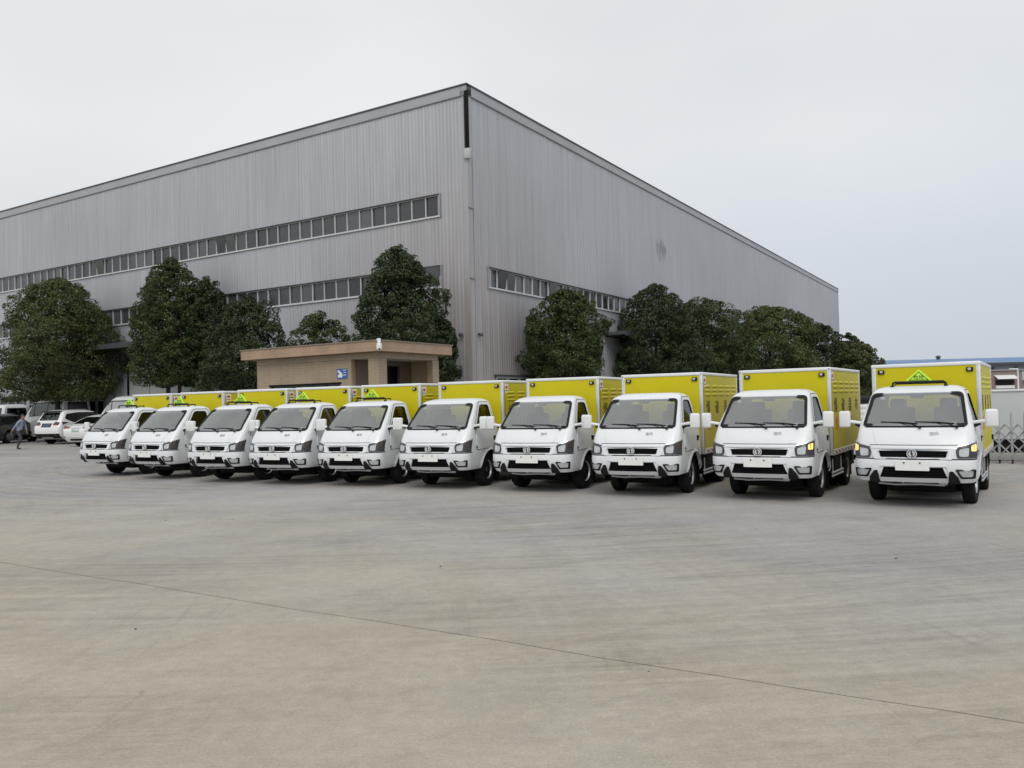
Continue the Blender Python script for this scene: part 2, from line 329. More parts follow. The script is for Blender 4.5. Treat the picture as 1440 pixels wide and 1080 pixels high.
# ------------------------------------------------------------------ the box truck (front towards -y, origin below the emblem)
def make_truck():
    root = empty('box_truck')
    rows = [  # z, yf, yr, w, bow, rc, rr
        (.415, .075, 1.62, .80, .075, .20, .05), (.46, .025, 1.62, .825, .075, .20, .05), (.55, -.015, 1.62, .838, .075, .20, .05), (.70, -.025, 1.62, .845, .075, .20, .05),
        (.80, -.005, 1.62, .848, .075, .20, .06), (.92, .015, 1.62, .848, .075, .19, .06), (1.04, .065, 1.62, .843, .075, .18, .06), (1.15, .135, 1.62, .832, .075, .16, .07),
        (1.27, .235, 1.62, .815, .075, .13, .07), (1.40, .345, 1.615, .785, .075, .11, .08), (1.60, .52, 1.60, .735, .10, .10, .09), (1.80, .715, 1.585, .682, .09, .10, .10),
        (1.845, .80, 1.57, .655, .08, .12, .11), (1.88, .90, 1.53, .61, .07, .14, .13), (1.905, 1.02, 1.47, .54, .05, .16, .15), (1.915, 1.14, 1.38, .42, .03, .16, .15)]
    sh = Shell(rows); sh.rear_ = None
    zs = [.415, .43, .45, .48, .52, .56, .60, .65, .70, .75, .80, .84, .88, .92, .96, 1.0, 1.04, 1.08, 1.12, 1.16, 1.20, 1.24, 1.28, 1.34, 1.40, 1.46, 1.52, 1.58, 1.64, 1.70, 1.76, 1.80, 1.82, 1.845, 1.865, 1.88, 1.895, 1.905, 1.911, 1.915]
    cab = sh.body(zs).build('cab', white, root)
    FR = sh.frontfn(); SR = sh.side(1); SL = sh.side(-1)
    # outlines in (arc length, z)
    ws = rpoly([(-.735, 1.285), (.735, 1.285), (.648, 1.80), (-.648, 1.80)], [.05, .05, .08, .08], 5)
    win = rpoly([(.60, 1.275), (1.405, 1.255), (1.375, 1.77), (.985, 1.775)], [.04, .05, .07, .09], 5)
    cuts = []
    cuts.append(cutter(sh.body([.86, .95, 1.1, 1.2, 1.3, 1.4, 1.5, 1.6, 1.7, 1.78, 1.84, 1.87], .045)))
    wsx = inset(ws, .012)
    for poly in (wsx,):
        cuts.append(cutter(MB().prism([(u * .985, v) for u, v in poly], lambda u, v, d: (u, d, v), -.2, 1.15)))
    cuts.append(cutter(MB().prism(inset(win, .01), lambda u, v, d: (d, u, v), -1.2, 1.2)))
    cuts.append(cutter(MB().prism(rpoly([(-.58, 1.32), (.58, 1.32), (.53, 1.75), (-.53, 1.75)], .06), lambda u, v, d: (u, d, v), 1.45, 1.8)))
    for sg in (-1, 1):
        cuts.append(cutter(MB().lathe([(.44, sg * .50), (.44, sg * 1.1)], (0, 1.19, .36), 'x', 36)))
    cuts.append(cutter(MB().box((0, 1.0, .40), (1.3, 1.6, .44))))
    # grille slot, lower intake
    gr = rpoly([(-.475, .80), (.475, .80), (.50, .915), (-.50, .915)], .03)
    gx = [(u * .97, v) for u, v in gr]
    cuts.append(cutter(MB().prism(gx, lambda u, v, d: (u, d, v), -.2, .09)))
    it = [(-.50, .462), (.50, .462), (.425, .655), (-.425, .655)]
    cuts.append(cutter(MB().prism([(u * .97, v) for u, v in it], lambda u, v, d: (u, d, v), -.2, .075)))
    cut(cab, cuts)
    # gaskets, windscreen, rear window, wipers
    g = MB(); g.ring([(u * 1.012, 1.54 + (v - 1.54) * 1.03) for u, v in ws], inset(ws, .034), FR, .022, .04); g.build('windscreen_seal', black, root)
    MB().patch(ws, FR, .005, .004, .12).build('windscreen', glass_w, root, 60)
    MB().prism(rpoly([(-.59, 1.31), (.59, 1.31), (.54, 1.76), (-.54, 1.76)], .06), lambda u, v, d: (u, sh.par(v)[1] + d, v), -.012, -.006).build('rear_window', glass_c, root)
    for x0 in (.10, .60):
        w = MB(); p0 = FR(x0, 1.262, .03); w.lathe([(.022, 0), (.022, .03), (.012, .04)], p0 - Vector((0, .0, 0)), 'y', 10, -1)
        p1 = FR(x0 - .26, 1.335, .032); p2 = FR(x0 - .58, 1.345, .014)
        w.tube([p0, FR(x0 - .1, 1.30, .04), p1], [.011, .009, .007], 6)
        w.tube([FR(x0 - .04, 1.315, .016), p1 + Vector((0, .012, 0)), p2], [.008, .010, .006], 6); w.build('wiper', black, root)
    # bumper cover, a separate moulding proud of the cab
    eB = 1.06
    # upper bumper halves and beam (the intake stays open)
    bl = MB()
    for sg in (-1, 1):
        half = [(sg * .535, .432), (sg * .70, .424), (sg * (eB - .02), .432), (sg * (eB + .02), .60), (sg * eB, .772), (sg * .60, .765), (sg * .50, .745), (sg * .455, .672)]
        if sg < 0: half = half[::-1]
        bl.patch(rpoly(half, .02, 3), FR, .016, .03, .06)
    bl.patch(rpoly([(-.46, .668), (.46, .668), (.51, .75), (-.51, .75)], .012, 2), FR, .016, .03, .08)
    bl.build('bumper', white, root)
    # dark shut line under the bonnet and headlights
    MB().patch([(-1.05, .770), (1.05, .770), (1.05, .786), (-1.05, .786)], FR, .005, .01, .05).build('shut_line', black, root)
    MB().patch([(-.52, .418), (.52, .418), (.52, .488), (-.52, .488)], FR, .020, .03, .08).build('bumper_beam', white, root)
    for sg in (-1, 1):
        MB().patch(rpoly([(sg * .47, .402), (sg * .635, .402), (sg * .615, .50), (sg * .545, .60), (sg * .50, .60), (sg * .485, .50)][::sg], .012, 2), FR, .030, .03, .06).build('beam_end', black, root)
    q = MB()
    q.prism([(u * .98, v) for u, v in it], lambda u, v, d: (u, d, v), .068, .074)
    for k in range(4): z = .51 + k * .042; q.patch([(-.47, z), (.47, z), (.465, z + .012), (-.465, z + .012)], FR, -.022, .02, .12)
    q.build('lower_intake', chassis, root)
    # grille
    q = MB(); q.prism(gx, lambda u, v, d: (u, d, v), .080, .087)
    for k in range(3): z = .815 + k * .033; q.patch([(-.465, z), (.465, z), (.47, z + .014), (-.47, z + .014)], FR, -.012, .022, .12)
    q.build('grille', chassis, root)
    outer = rpoly([(-.545, .775), (.545, .775), (.60, .945), (-.60, .945)], .035); inner = rpoly([(-.475, .803), (.475, .803), (.50, .905), (-.50, .905)], .03)
    MB().ring(outer, inner, FR, .022, .03).build('grille_surround', white, root)
    MB().patch(rpoly([(-.60, .932), (.60, .932), (.61, .952), (-.61, .952)], .008, 2), FR, .027, .03, .1).build('grille_trim', chrome, root)
    # emblem: ring with two swooping halves
    ec = FR(0, .862, .03); e = MB()
    n = 28; ro, ri = .072, .059
    def efn(u, v, d): return (u, ec.y - .004 - d, ec.z + v)
    e.ring([(ro * math.cos(2 * math.pi * k / n), ro * math.sin(2 * math.pi * k / n)) for k in range(n)], [(ri * math.cos(2 * math.pi * k / n), ri * math.sin(2 * math.pi * k / n)) for k in range(n)], efn, .012, .02)
    half = [(u_ * .83, v_ * .83) for u_, v_ in [(.006, .056), (.034, .046), (.052, .022), (.054, -.008), (.038, -.038), (.012, -.054), (.020, -.030), (.021, -.004), (.018, .018), (.008, .030)]]
    for sg in (1, -1): e.prism([(sg * u, sg * v) for u, v in half], efn, 0.0, .012)
    em = e.build('emblem', mat('emblem_silver', (.70, .71, .73), .28, .35, noise=.04, nscale=20), root)
    MB().lathe([(.058, 0), (.058, .006)], (0, ec.y - .002, ec.z), 'y', 24, 1).build('emblem_backing', lampdark, em)
    # number plate blank
    pl = MB(); pl.patch(rpoly([(-.235, .605), (.235, .605), (.235, .752), (-.235, .752)], .01, 2), FR, .036, .012, .1); pl = pl.build('plate', paper, root)
    for x in (-.11, .11): MB().lathe([(.012, 0), (.012, .006)], FR(x, .725, .036), 'y', 8, -1).build('plate_bolt', black, pl)
    # headlights (wrap round the corner), indicators, fog lamps
    for sg in (-1, 1):
        hl = rpoly([(sg * .605, .795), (sg * .99, .795), (sg * 1.005, 1.045), (sg * .80, 1.005), (sg * .585, .955)][::sg], .015, 2)
        H = MB().patch(hl, FR, .010, .03, .05).build('headlight', lampdark, root)
        MB().patch(rpoly([(sg * .632, .822), (sg * .755, .818), (sg * .765, .955), (sg * .632, .925)][::sg], .03, 3), FR, .015, .006, .05).build('reflector', lens, H)
        MB().patch(rpoly([(sg * .80, .90), (sg * .90, .90), (sg * .90, 1.005), (sg * .80, .985)][::sg], .02, 3), FR, .015, .006, .05).build('indicator', amber_off, H)
        MB().patch(rpoly([(sg * .80, .812), (sg * .965, .812), (sg * .965, .885), (sg * .80, .885)][::sg], .02, 3), FR, .014, .006, .05).build('side_reflector', seatgrey, H)
        MB().patch(rpoly([(sg * .60, .962), (sg * .80, 1.012), (sg * 1.0, 1.052), (sg * 1.0, 1.062), (sg * .80, 1.022), (sg * .60, .972)][::sg], .004, 2), FR, .014, .008, .06).build('headlight_brow', chrome, H)
        fo = rpoly([(sg * .645, .487), (sg * .84, .487), (sg * .86, .63), (sg * .575, .63)][::sg], .018, 3)
        fi = [(sg * .72 + (u - sg * .72) * .74, .565 + (v - .565) * .64) for u, v in fo]
        Fg = MB().ring(fo, fi, FR, .036, .03).build('fog_lamp', black, root)
        MB().patch(fi, FR, .022, .01, .04).build('lamp_glass', lens, Fg)
    # doors
    for sg, SF in ((1, SR), (-1, SL)):
        do = [(.52, .86), (.60, .80), (.70, .80), (.80, .815), (.95, .84), (1.35, .84), (1.46, .80), (1.50, .84), (1.49, 1.26), (1.455, 1.80), (1.40, 1.835), (1.02, 1.835), (.955, 1.80), (.545, 1.27)]
        do = rpoly([(.56, .82), (.80, .83), (1.40, .83), (1.50, .76), (1.495, 1.25), (1.455, 1.825), (.965, 1.822), (.545, 1.27)], [.05, .05, .05, .02, .3, .06, .08, .06], 5)
        MB().ring([(1.02 + (u - 1.02) * 1.026, 1.3 + (v - 1.3) * 1.022) for u, v in do], inset(do, .02), SF, .004, .01).build('door_seal', black, root)
        wi = rpoly([(.60, 1.275), (1.405, 1.255), (1.375, 1.77), (.985, 1.775)], [.04, .05, .07, .09], 5)
        lower = rpoly([(.56, .82), (.80, .83), (1.40, .83), (1.50, .76), (1.495, 1.25), (.552, 1.27)], [.05, .05, .05, .02, .01, .02], 4)
        D = MB().patch(lower, SF, .008, .012, .09)
        fo = rpoly([(.552, 1.262), (1.495, 1.242), (1.455, 1.825), (.965, 1.822)], [.01, .01, .06, .08], 5)
        D.ring(fo, wi, SF, .008, .012); D = D.build('door', white, root)
        MB().patch(wi, SF, -.004, .004, .2).build('door_glass', glass_s, D)
        MB().ring(wi, inset(wi, .018), SF, .011, .02).build('window_seal', black, D)
        hd = MB().patch(rpoly([(1.33, .985), (1.46, .985), (1.46, 1.085), (1.33, 1.085)], .035, 4), SF, .014, .012, .1).build('door_handle', black, D)
        MB().patch(rpoly([(1.345, 1.045), (1.445, 1.045), (1.445, 1.07), (1.345, 1.07)], .01, 2), SF, .034, .012, .1).build('handle_grip', black, D)
        MB().patch(rpoly([(.53, .865), (.57, .865), (.57, .895), (.53, .895)], .008, 2), SF, .016, .014, .1).build('side_repeater', amber_off, root)
        # wheel arch lip
        lip = MB(); a0, a1 = R(8), R(172); pts_o = []; pts_i = []
        for k in range(21):
            a = a0 + (a1 - a0) * k / 20; pts_o.append((1.19 + .475 * math.cos(a), .36 + .475 * math.sin(a))); pts_i.append((1.19 + .435 * math.cos(a), .36 + .435 * math.sin(a)))
        for k in range(20):
            vv = []
            for (u, v) in (pts_o[k], pts_o[k + 1], pts_i[k + 1], pts_i[k]): vv.append((u, max(v, .42)))
            lip.add([SF(u, v, .002) for u, v in vv] + [SF(u, v, .022 if i > 1 else .008) for i, (u, v) in enumerate(vv)], [(4, 5, 6, 7), (0, 1, 5, 4), (1, 2, 6, 5), (2, 3, 7, 6), (3, 0, 4, 7)])
        lip.build('arch_lip', white, root)
        # small script on the flank and a louvre behind the A pillar
        v = MB()
        for k in range(3): v.patch([(.90 - k * .02, 1.70 - k * .03), (.905 - k * .02, 1.685 - k * .03), (.94 - k * .02, 1.685 - k * .03), (.935 - k * .02, 1.70 - k * .03)], SF, .014, .006, .2)
        # mirror: white casing on a black stay
        m = MB(); cx = sg * 1.055
        m.rbox((cx, .50, 1.385), (.175, .10, .275), .035, 3, rz=sg * .12)
        m.tube([(sg * .80, .55, 1.315), (sg * .90, .51, 1.335), (sg * 1.0, .50, 1.35)], [.03, .028, .03], 8)
        Mi = m.build('mirror', offwhite, root)
        MB().tube([(sg * .785, .56, 1.285), (sg * .83, .53, 1.275), (sg * .90, .51, 1.30)], [.035, .03, .018], 8).build('mirror_stay', black, Mi)
        MB().box((cx - sg * .004, .553, 1.39), (.15, .004, .24), rz=sg * .12).build('mirror_glass', chrome, Mi)
    # bonnet script
    p = FR(.30, 1.165, .004)
    me = text_mesh('途逸', .07, silver, .003)
    me.transform(Matrix.Translation(p + Vector((0, -.004, 0))) @ Euler((R(90 - 38), 0, R(14))).to_matrix().to_4x4()); link('bonnet_lettering', me, root)
    # bonnet crease
    MB().patch([(-.70, 1.257), (.70, 1.257), (.71, 1.285), (-.71, 1.285)], FR, .006, .012, .06).build('cowl', black, root)
    for sg in (-1, 1): MB().patch([(sg * .50, 1.00), (sg * .515, 1.00), (sg * .60, 1.245), (sg * .592, 1.245)][::sg], FR, .006, .01, .04).build('bonnet_crease', white, root)
    MB().patch([(-.62, .988), (.62, .988), (.62, .996), (-.62, .996)], FR, .004, .008, .06).build('bonnet_gap', black, root)
    # interior
    d = MB(); d.rbox((0, .56, 1.12), (1.42, .36, .26), .06); d.rbox((.33, .66, 1.27), (.42, .22, .09), .03); d.build('dashboard', dash, root)
    st = MB(); cc = Vector((.36, .80, 1.22)); ax = Euler((R(-62), 0, 0)).to_matrix()
    st.tube([cc + ax @ Vector((.19 * math.cos(k * math.pi / 10), .19 * math.sin(k * math.pi / 10), 0)) for k in range(21)], .014, 6, False)
    st.tube([cc, cc + ax @ Vector((0, 0, -.3))], .03, 8); st.box(cc, (.34, .03, .02), rx=R(-62)); st.build('steering_wheel', black, root)
    for x, wd_ in ((.40, .44), (-.36, .52)):
        s = MB(); s.rbox((x, 1.12, .98), (wd_, .46, .13), .05); s.rbox((x, 1.33, 1.27), (wd_, .11, .58), .05, rx=R(-10)); s.rbox((x, 1.37, 1.62), (.26, .09, .16), .04, rx=R(-8)); s.build('seat', seatgrey, root)
    MB().rbox((0, .80, 1.745), (.20, .04, .07), .015).build('interior_mirror', black, root)
    q = MB(); q.box((-.05, 1.2, 1.862), (1.0, .5, .012)); q.build('headlining', liner, root)
    MB().box((.48, .44, 1.322), (.2, .14, .006), rz=.2, rx=R(4)).build('paper_sheet', paper, root)
    MB().patch(rpoly([(-.53, 1.70), (-.46, 1.70), (-.46, 1.735), (-.53, 1.735)], .005, 2), FR, -.004, .002, .2).build('sticker', paper, root)
    # chassis
    c = MB()
    for sg in (-1, 1): c.box((sg * .33, 2.72, .57), (.07, 4.3, .13))
    for y in (.5, 1.19, 2.1, 2.9, 3.37, 4.2, 4.8): c.box((0, y, .56), (.66, .08, .09))
    c.tube([(-.60, 1.19, .34), (.60, 1.19, .34)], .05, 10); c.tube([(-.58, 3.375, .36), (.58, 3.375, .36)], .06, 10)
    c.lathe([(.02, -.16), (.13, -.12), (.16, 0), (.13, .12), (.02, .16)], (0, 3.375, .36), 'y', 16)
    c.tube([(.0, 1.5, .47), (0, 3.3, .38)], .04, 10)
    c.rbox((0, 1.05, .47), (1.0, 1.15, .30), .06); c.rbox((0, 2.4, .46), (1.1, 1.2, .28), .06)  # solid underbody blocks added to keep light from below the truck
    for sg in (-1, 1):
        c.tube([(sg * .42, .55, .47), (sg * .42, .9, .42), (sg * .42, 1.5, .42), (sg * .42, 1.85, .5)], .035, 6)
        c.tube([(sg * .46, 2.7, .55), (sg * .46, 3.05, .46), (sg * .46, 3.7, .46), (sg * .46, 4.05, .56)], .04, 6)
    c.build('chassis_frame', chassis, root)
    u = MB(); u.tube([(-.55, .42, .36), (-.3, .40, .345), (.05, .40, .36), (.4, .42, .35)], .018, 8); u.tube([(-.2, .40, .36), (-.15, .44, .50)], .015, 6); u.rbox((.38, .36, .385), (.12, .05, .05), .01); u.build('stabiliser_bar', alu, root)
    fl = MB()
    fl.rbox((0, 1.15, .31), (1.02, .62, .24), .04); fl.box((0, 1.72, .30), (1.56, .012, .36)); fl.box((0, 2.95, .36), (1.5, .012, .34))  # block and full-width aprons added to darken the space under the truck
    fl.build('shade_block', chassis, root)
    # inner wheel housings
    for sg in (-1, 1):
        wh = MB()
        for k in range(12):
            a, b = math.pi * k / 12, math.pi * (k + 1) / 12
            wh.add([(sg * x, 1.19 + .437 * math.cos(t), .36 + .437 * math.sin(t)) for t in (a, b) for x in (.42, .80)], [(0, 1, 3, 2)])
        wh.build('wheel_housing', chassis, root)
        wheel(root, sg * .685, 1.19, .36, .185, sg, .205, silver)
        wheel(root, sg * .735, 3.375, .36, .165, sg, .205, silver)
        wheel(root, sg * .535, 3.375, .36, .165, -sg, .205, silver)
        sk = MB(); sk.rbox((sg * .70, 2.30, .505), (.20, .74, .33), .03); sk.build('battery_box' if sg > 0 else 'fuel_tank', chassis, root)
        sk = MB(); sk.box((sg * .79, 2.45, .49), (.012, 1.02, .37)); sk.box((sg * .80, 3.98, .52), (.012, .38, .30)); sk.build('side_skirt', chassis, root)
        gd = MB()
        for z in (.30, .36): gd.rbox((sg * .815, 2.42, z), (.03, 1.02, .035), .006, 1)
        for y in (2.02, 2.82): gd.box((sg * .80, y, .44), (.02, .04, .34))
        gd.build('side_guard', alu, root)
        mf = MB()
        for k in range(10):
            a, b = R(12 + 15.6 * k), R(12 + 15.6 * (k + 1))
            mf.add([(sg * x, 3.375 + r_ * math.cos(t), .36 + r_ * math.sin(t)) for t in (a, b) for x in (.44, .835) for r_ in (.415, .425)], [(0, 2, 6, 4), (1, 5, 7, 3), (2, 3, 7, 6), (0, 4, 5, 1)])
        mf.box((sg * .63, 3.83, .34), (.36, .012, .34)); mf.build('mudguard', chassis, root)
    MB().rbox((0, 4.80, .45), (1.5, .07, .10), .012, 1).build('rear_bumper', chassis, root)
    # cargo box
    x0, y0, y1, z0, z1 = .85, 1.869, 4.895, .678, 2.304
    b = MB(); b.box((0, (y0 + y1) / 2, (z0 + z1) / 2), (2 * x0 - .02, y1 - y0 - .02, z1 - z0 - .02)); box = b.build('cargo_box', yellow, root)
    f = MB(); t = .075
    for sx in (-1, 1):
        for yy, sy in ((y0, 1), (y1, -1)):
            f.rbox((sx * (x0 - t / 2), yy + sy * t / 2, (z0 + z1) / 2), (t, t, z1 - z0 - .006), .018, 2)
        f.rbox((sx * (x0 - .02), (y0 + y1) / 2, z0 + .05), (.044, y1 - y0 - .14, .105), .008, 1)
    for yy, sy in ((y0, 1), (y1, -1)): f.rbox((0, yy + sy * .02, z0 + .05), (2 * x0 - .14, .044, .105), .008, 1)
    f.build('corner_frame', alu, box)
    f = MB()
    for sx in (-1, 1): f.rbox((sx * (x0 - .025), (y0 + y1) / 2, z1 - .028), (.062, y1 - y0 + .012, .064), .02, 3)
    for yy, sy in ((y0, 1), (y1, -1)): f.rbox((0, yy + sy * .025, z1 - .028), (2 * x0 + .004, .062, .066), .02, 3)
    f.box((0, (y0 + y1) / 2, z1 - .006), (2 * x0 - .05, y1 - y0 - .05, .016)); f.build('roof_rail', white, box)
    # flank panels' louvres, lettering, tape
    lb = MB(); lp = [(-.20, -.028), (-.15, .026), (.15, .026), (.20, -.028)]
    lv = None
    for sx in (-1, 1):
        for r_ in range(3):
            for k in range(5):
                if lv is None:
                    mb = MB(); prof = [(-.03, .0), (-.024, .010), (-.006, .022), (.012, .016), (.03, .0)]; xs = [-.22, -.17, -.10, .10, .17, .22]; sc = [0, .75, 1, 1, .75, 0]
                    mb.add([(p[1] * s_, x, p[0]) for x, s_ in zip(xs, sc) for p in prof], [(i * 5 + j, i * 5 + j + 1, (i + 1) * 5 + j + 1, (i + 1) * 5 + j) for i in range(5) for j in range(4)]); lv = mb.mesh('louvre', yellow, 50)
                o = link('louvre', lv, box); o.location = (sx * (x0 - .011), y0 + .42 + k * .56, 1.86 + r_ * .085); o.rotation_euler = (0, 0, 0 if sx > 0 else math.pi)
        rot = (R(90), 0, R(90) if sx > 0 else R(-90))
        for k, ch in enumerate('爆破器材' if sx > 0 else '材器破爆'):
            text('lettering', ch, .30, inkblack, (sx * (x0 - .009), y0 + .42 + k * .72, 1.58), rot, box)
        for k, ch in enumerate('危险' if sx > 0 else '险危'):
            text('red_lettering', ch, .26, redp, (sx * (x0 - .009), y0 + .46 + k * 1.44, 1.24), rot, box)
        tp = MB(); tw = MB()
        for k in range(19):
            (tp if k % 2 else tw).box((sx * (x0 + .003), y0 + .14 + k * .152, z0 + .052), (.003, .150, .032))
        tp.build('red_tape', redp, box); tw.build('white_tape', paper, box)
        stk = MB(); stk.box((sx * (x0 - .0085), y0 + .19, 2.12), (.003, .18, .21)); stk = stk.build('sticker', paper, box)
        MB().box((sx * (x0 - .006), y0 + .19, 2.15), (.003, .10, .06)).build('sticker_print', redp, stk)
        MB().box((sx * (x0 - .006), y0 + .19, 2.07), (.003, .13, .018)).build('sticker_line', seatgrey, stk)
        MB().rbox((sx * (x0 + .004), y1 - .35, .90), (.03, .05, .10), .008, 1).build('latch', black, box)
        # upright pull-handle seam near the front edge
        MB().box((sx * (x0 - .0085), y0 + .10, 1.5), (.004, .012, 1.35)).build('panel_seam', black, box)
        mk = MB(); mk.rbox((sx * (x0 - .16), y0 + .002, z1 - .13), (.105, .05, .075), .012, 2); mk = mk.build('marker_lamp', black, box)
        MB().rbox((sx * (x0 - .165), y0 - .026, z1 - .128), (.05, .02, .045), .008, 2).build('lens', lens, mk)
    dr_ = MB()
    for sx in (-1, 1):
        dr_.box((sx * .40, y1 - .002, 1.50), (.75, .03, 1.36))
        dr_.tube([(sx * .12, y1 + .03, .85), (sx * .12, y1 + .03, 2.16)], .014, 6)
    dr_.build('rear_door', yellow, box)
    for ch in box.children:
        pass
    return root, sh
def add_sign(root):
    rk = MB(); z = 1.965; y = 1.06
    rk.tube([(-.40, y, 1.885), (-.385, y, z), (-.36, y, z + .012), (.36, y, z + .012), (.385, y, z), (.40, y, 1.885)], .017, 8)
    rk.tube([(-.40, y + .24, 1.885), (-.385, y + .24, z - .01), (.385, y + .24, z - .01), (.40, y + .24, 1.885)], .014, 8)
    for x in (-.40, .40): rk.rbox((x, y, 1.902), (.06, .07, .03), .008, 1)
    rk = rk.build('roof_rack', black, root)
    tri = rpoly([(-.225, 0), (.225, 0), (0, .215)], .012, 3)
    fn = lambda u, v, d: (u, y + .02 - d + v * .25, z + .008 + v)
    sg = MB().prism(tri, fn, -.02, .012).build('warning_sign', signgreen, root)
    to = [(-.155, .026), (.155, .026), (0, .176)]; ti = [(-.13, .037), (.13, .037), (0, .161)]
    MB().ring(to, ti, fn, .014, .002).build('black_border', inkblack, sg)
    text('lettering', '危险', .078, inkblack, fn(0, .072, .0145), (R(90 - 14), 0, 0), sg, .001)
TRK = [[-11.675, 22.894, -0.485], [-9.6, 21.408, -0.475], [-7.412, 19.956, -0.441], [-5.577, 19.008, -0.433], [-3.738, 18.136, -0.434], [-1.778, 17.18, -0.447], [0.268, 16.117, -0.448], [2.144, 14.98, -0.489], [4.142, 13.931, -0.563], [6.129, 12.642, -0.578]]
TLAB = ['leftmost yellow box truck of the row, with roof triangle, beside the white saloon',
        'second yellow box truck from the left, its roof triangle below the sliding doors',
        'yellow box truck with roof triangle at the left end of the guard booth',
        'yellow box truck with roof triangle in front of the blue sign of the guard booth',
        'yellow box truck with roof triangle before the corner column of the guard booth',
        'yellow box truck without roof triangle directly below the corner of the factory',
        'yellow box truck with bare roof, left of the round tree at the grey wall',
        'yellow box truck with bare roof, lamps unlit, third from the lattice gate',
        'yellow box truck with bare roof and one amber indicator glowing',
        'yellow box truck with roof triangle and both amber indicators glowing, next to the lattice gate']
proto, SHELL = make_truck()
trucks = [proto] + [copy_tree(proto) for _ in range(9)]
for i, o in enumerate(trucks):
    x, y, a = TRK[i]; o.location = (x, y, 0); o.rotation_euler = (0, 0, a)
    tag(o, TLAB[i], 'truck', 'yellow box trucks parked in a row')
    if i in (0, 1, 2, 3, 4, 9): add_sign(o)
    for ch in o.children:                                # front wheels not all dead straight
        if ch.name.startswith('wheel') and not ch.name.startswith('wheel_h'):
            c = Vector([sum(v[k] for v in ch.bound_box) / 8 for k in range(3)])
            if c.y < 2: ch.matrix_local = Matrix.Translation(c) @ Matrix.Rotation(R([9, 7, -4, 0, 5, 3, -6, 2, 0, -2][i]), 4, 'Z') @ Matrix.Translation(-c)
    if i >= 8:
        for ch in o.children:
            if ch.name.startswith('headlight'):
                for g in ch.children:
                    if g.name.startswith('indicator'):
                        sgn = 1 if sum(v.co.x for v in g.data.vertices) > 0 else -1
                        if i == 9 or sgn > 0: g.material_slots[0].link = 'OBJECT'; g.material_slots[0].material = amber_on

